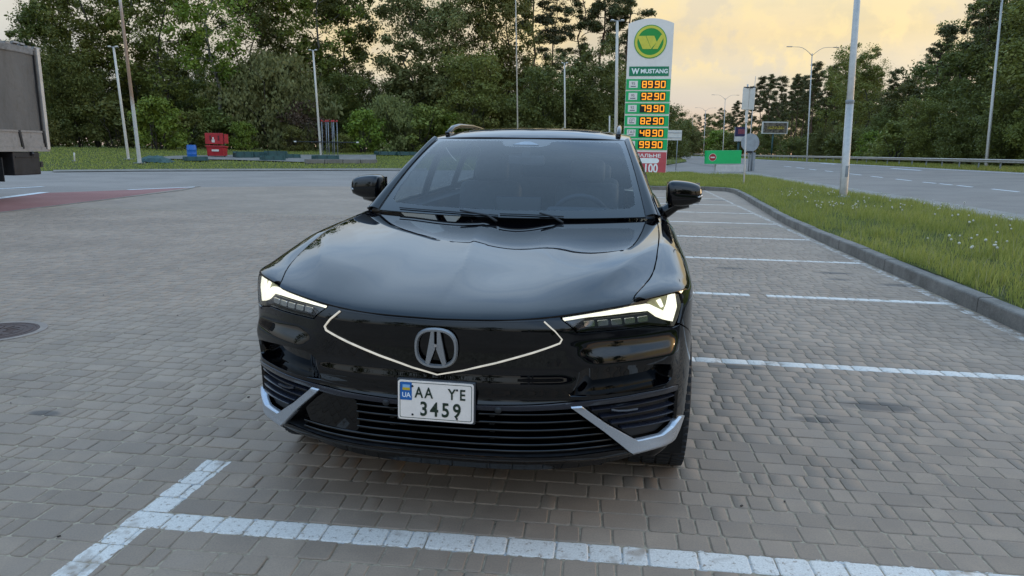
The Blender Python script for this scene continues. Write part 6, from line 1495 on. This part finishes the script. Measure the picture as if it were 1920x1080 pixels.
# ---- door mirrors
def door_mirror(sg):
    e = empty('door_mirror'); e.parent = car
    bm = bmesh.new(); bmesh.ops.create_cube(bm, size=2); bmesh.ops.subdivide_edges(bm, edges=bm.edges[:], cuts=3, use_grid_fill=True)
    c = Vector((1.012, 2.04, 1.236)); hw, hd, hh = .108, .085, .079
    V = []
    for v in bm.verts:
        x, y, z = v.co; n = Vector((x, y, z)); s = 1 / max(1e-6, (abs(x) ** 9 + abs(y) ** 5.0 + abs(z) ** 9) ** (1 / 9)) if True else 1
        n = n * min(s, 1.0)
        n = n * (1 / max(abs(n.x), abs(n.y), abs(n.z)) * .0 + 1)
        tap = 1 - .22 * max(0, n.x) ** 2 - .10 * max(0, -n.z) * (1 + n.x) * .5; top = -.008 * n.x + .020 * max(0, -n.z) * max(0, n.x)
        yy = n.y * hd * (1 - .15 * max(0, n.x)) + .03 * n.x
        if n.y < 0: yy = n.y * hd * 1.15 * (1 - .18 * n.z ** 2) + .035 * n.x
        v.co = Vector((sg * (c.x + n.x * hw), c.y + yy, c.z + n.z * hh * tap + top))
    me = bpy.data.meshes.new('mirror_shell'); bm.normal_update()
    if sg < 0: bmesh.ops.reverse_faces(bm, faces=bm.faces[:])
    bm.to_mesh(me); bm.free(); me.materials.append(C_PAINT); me.polygons.foreach_set('use_smooth', [True] * len(me.polygons)); o = link('mirror_shell', me, e)
    ms = o.modifiers.new('smooth', 'SUBSURF'); ms.levels = 2; ms.render_levels = 2
    m = MB(); m.box((sg * c.x, c.y + .085, c.z), (.20, .01, .13)); m.build('mirror_glass', C_CHROME, e)
    m = MB(); P = [Vector((sg * x, y, z)) for x, y, z in ((1.0, 1.975, 1.190), (1.06, 1.985, 1.192), (1.10, 2.01, 1.200), (1.112, 2.05, 1.212))]; m.tube(P, [.010, .011, .011, .006], 8); m.build('lower_shell', C_GLOSS, e, True)
    m = MB(); P = [Vector((sg * x, y, z)) for x, y, z in ((1.070, 1.972, 1.222), (1.095, 1.985, 1.224), (1.114, 2.012, 1.228), (1.118, 2.04, 1.230))]; m.tube(P, [.006, .009, .009, .006], 8); m.build('turn_signal', pm('signal_lens', (.55, .55, .56), .2), e, True)
    m = MB(); m.tube([Vector((sg * .865, 2.05, 1.105)), Vector((sg * .91, 2.05, 1.125)), Vector((sg * .965, 2.055, 1.165)), Vector((sg * 1.03, 2.06, 1.195))], [.045, .040, .036, .05], 10); m.build('mirror_foot', C_GLOSS, e, True)
door_mirror(1); door_mirror(-1)
# ---- wheels
def wheel(x, t, sg):
    e = empty('wheel', (x, t, AZ)); e.parent = car; w = .128; r = AZ
    m = MB(); m.lathe([(r * .73, -w), (r * .84, -w * 1.04), (r * .93, -w), (r * .985, -w * .84), (r, -w * .5), (r, 0), (r, w * .5), (r * .985, w * .84), (r * .93, w), (r * .84, w * 1.04), (r * .73, w)], n=56, axis='x'); ty = m.build('tyre', C_TYRE, e, True)
    m = MB()
    for k in range(64):
        a = 2 * math.pi * k / 64
        for u in (-.75, -.25, .25, .75): m.box((u * w, math.cos(a + u * .05) * r * 1.0, math.sin(a + u * .05) * r * 1.0), (w * .42, .024, .012), Matrix.Rotation(a + math.pi / 2, 3, 'X'))
    m.build('tread', C_TYRE, ty)
    m = MB(); m.lathe([(r * .74, -w), (r * .71, -w * .6), (r * .71, w * .9), (r * .745, w)], n=48, axis='x'); m.lathe([(0, -w * .2), (r * .71, -w * .2)], n=48, axis='x'); rm = m.build('rim', C_RIM, e, True)
    for k in range(5):
        a = 2 * math.pi * k / 5 + .3; m = MB()
        for d in (-.11, .11): m.tube([(sg * w * .72, math.cos(a + d * 1.6) * r * .16, math.sin(a + d * 1.6) * r * .16), (sg * w * .82, math.cos(a + d) * r * .42, math.sin(a + d) * r * .42), (sg * w * .80, math.cos(a + d * .9) * r * .725, math.sin(a + d * .9) * r * .725)], .020, 6)
        m.build('spoke', C_RIM, rm)
    m = MB(); m.lathe([(0, sg * w * .84), (.06, sg * w * .82), (.075, sg * w * .5)], n=20, axis='x'); m.build('hub_cap', C_GLOSS, rm)
for sg in (1, -1):
    for t_ in (AC, RC):
        wheel(sg * .848, t_, sg)
        m = MB(); V = []; n = 20
        for k in range(n + 1):
            a = math.radians(-25 + 230 * k / n)
            for xx in (.60, .945): V.append((sg * xx, t_ + (AR + .012) * math.cos(a), AZ + (AR + .012) * math.sin(a)))
        m.add(V, [[2 * k, 2 * k + 1, 2 * k + 3, 2 * k + 2] for k in range(n)]); m.add([(sg * .62, t_ + .5 * math.cos(a), AZ + .5 * math.sin(a)) for a in np.linspace(-.4, 3.6, 14)], [list(range(14))]); m.build('wheel_arch', C_VOID, car)
# ---- underbody, engine bay, cabin
m = MB(); m.box((0, 2.55, .30), (1.22, 4.5, .14)); m.box((0, 2.55, .34), (1.78, 2.0, .20)); m.build('underbody', C_VOID, car)
m = MB(); m.box((0, .95, .60), (1.16, 1.2, .46)); m.box((0, 1.45, .95), (1.5, .20, .20)); m.box((0, .42, .60), (1.0, .30, .42)); m.build('front_structure', C_VOID, car)
cw = [(x, trear(x) - .03) for x in (-.80, -.4, 0, .4, .80)] + [(x, trear(x) + .035) for x in (.80, .4, 0, -.4, -.80)]
patch('cowl', cw, lambda x, t: Vector((x, t, 1.085 + .012 * (x / .8) ** 2)), C_MATT, car, .06, (), .01, Vector((0, 0, 1)))
for u0, v0, u1, v1 in ((-.84, .026, -.06, .008), (-.05, .022, .42, .006)):
    P = [ws_fn(u0 + (u1 - u0) * k / 8, v0 + (v1 - v0) * k / 8 + .006 * math.sin(math.pi * k / 8), .007) for k in range(9)]; m = MB(); m.tube(P, .0035, 6); wp = m.build('wiper', C_MATT, car, True)
    m = MB(); m.tube([P[-1] + Vector((0, -.05, -.03)), P[-1] + Vector((-.06, -.015, .0)), P[5] + Vector((0, 0, .012))], [.009, .007, .005], 6); m.build('wiper_arm', C_MATT, wp, True)
dash_poly = [(1.55, .95), (1.62, 1.055), (1.80, 1.085), (2.05, 1.075), (2.16, 1.03), (2.18, .90), (1.9, .6), (1.55, .6)]
m = MB(); m.prism(dash_poly, lambda u, v, w: (-.76 + w, u, v), 1.52); das = m.build('dashboard', C_DASH, car, angle=35)
m = MB(); m.box((-.02, 2.10, 1.125), (.30, .02, .13), Matrix.Rotation(-.15, 3, 'X'), .006); m.build('screen', C_FRIT, das)
m = MB(); m.box((.37, 2.04, 1.105), (.40, .16, .06), None, .02); m.build('instrument_hood', C_DASH, das)
c = Vector((.37, 2.30, 1.03)); m = MB(); rot = Matrix.Rotation(math.radians(-64), 3, 'X')
n, k2 = 40, 8; V = []
for i in range(n):
    a = 2 * math.pi * i / n
    for j in range(k2): b = 2 * math.pi * j / k2; V.append(c + rot @ Vector(((.185 + .017 * math.cos(b)) * math.cos(a), (.185 + .017 * math.cos(b)) * math.sin(a), .017 * math.sin(b))))
m.add(V, [[i * k2 + j, i * k2 + (j + 1) % k2, ((i + 1) % n) * k2 + (j + 1) % k2, ((i + 1) % n) * k2 + j] for i in range(n) for j in range(k2)]); sw = m.build('steering_wheel', C_DASH, car, True)
m = MB(); m.box(tuple(c), (.34, .05, .05), rot, .01); m.box(tuple(c), (.14, .13, .06), rot, .02); m.build('wheel_hub', C_DASH, sw)
def seat(x, t, w, name='seat'):
    m = MB(); m.box((x, t, .62), (w, .52, .16), None, .05); s_ = m.build(name, C_SEAT, car, angle=50)
    m = MB(); m.box((x, t + .36, .95), (w * .96, .15, .62), Matrix.Rotation(math.radians(-16), 3, 'X'), .055); m.build('backrest', C_SEAT, s_, angle=50)
    return s_
for x in (-.37, .37):
    s_ = seat(x, 2.55, .50); m = MB(); m.box((x, 3.02, 1.335), (.26, .10, .17), Matrix.Rotation(-.2, 3, 'X'), .035); m.build('headrest', C_SEAT, s_, angle=50)
s_ = seat(0, 3.5, 1.25, 'rear_bench')
for x in (-.40, .40): m = MB(); m.box((x, 4.0, 1.30), (.25, .09, .14), None, .03); m.build('headrest', C_SEAT, s_, angle=50)
m = MB(); m.box((0, 2.9, .45), (1.5, 2.8, .06)); m.box((0, 4.35, .85), (1.3, .06, .6)); m.build('cabin_floor', C_DASH, car)
m = MB(); V = []; 
for k in range(9):
    t_ = 2.40 + 2.3 * k / 8
    for x in (-.58, 0, .58): V.append((x, t_, roof_fn(x, t_).z - .035))
m.add(V, [[k * 3 + j, k * 3 + j + 1, (k + 1) * 3 + j + 1, (k + 1) * 3 + j] for k in range(8) for j in range(2)]); m.build('headliner', C_SEAT, car, True)
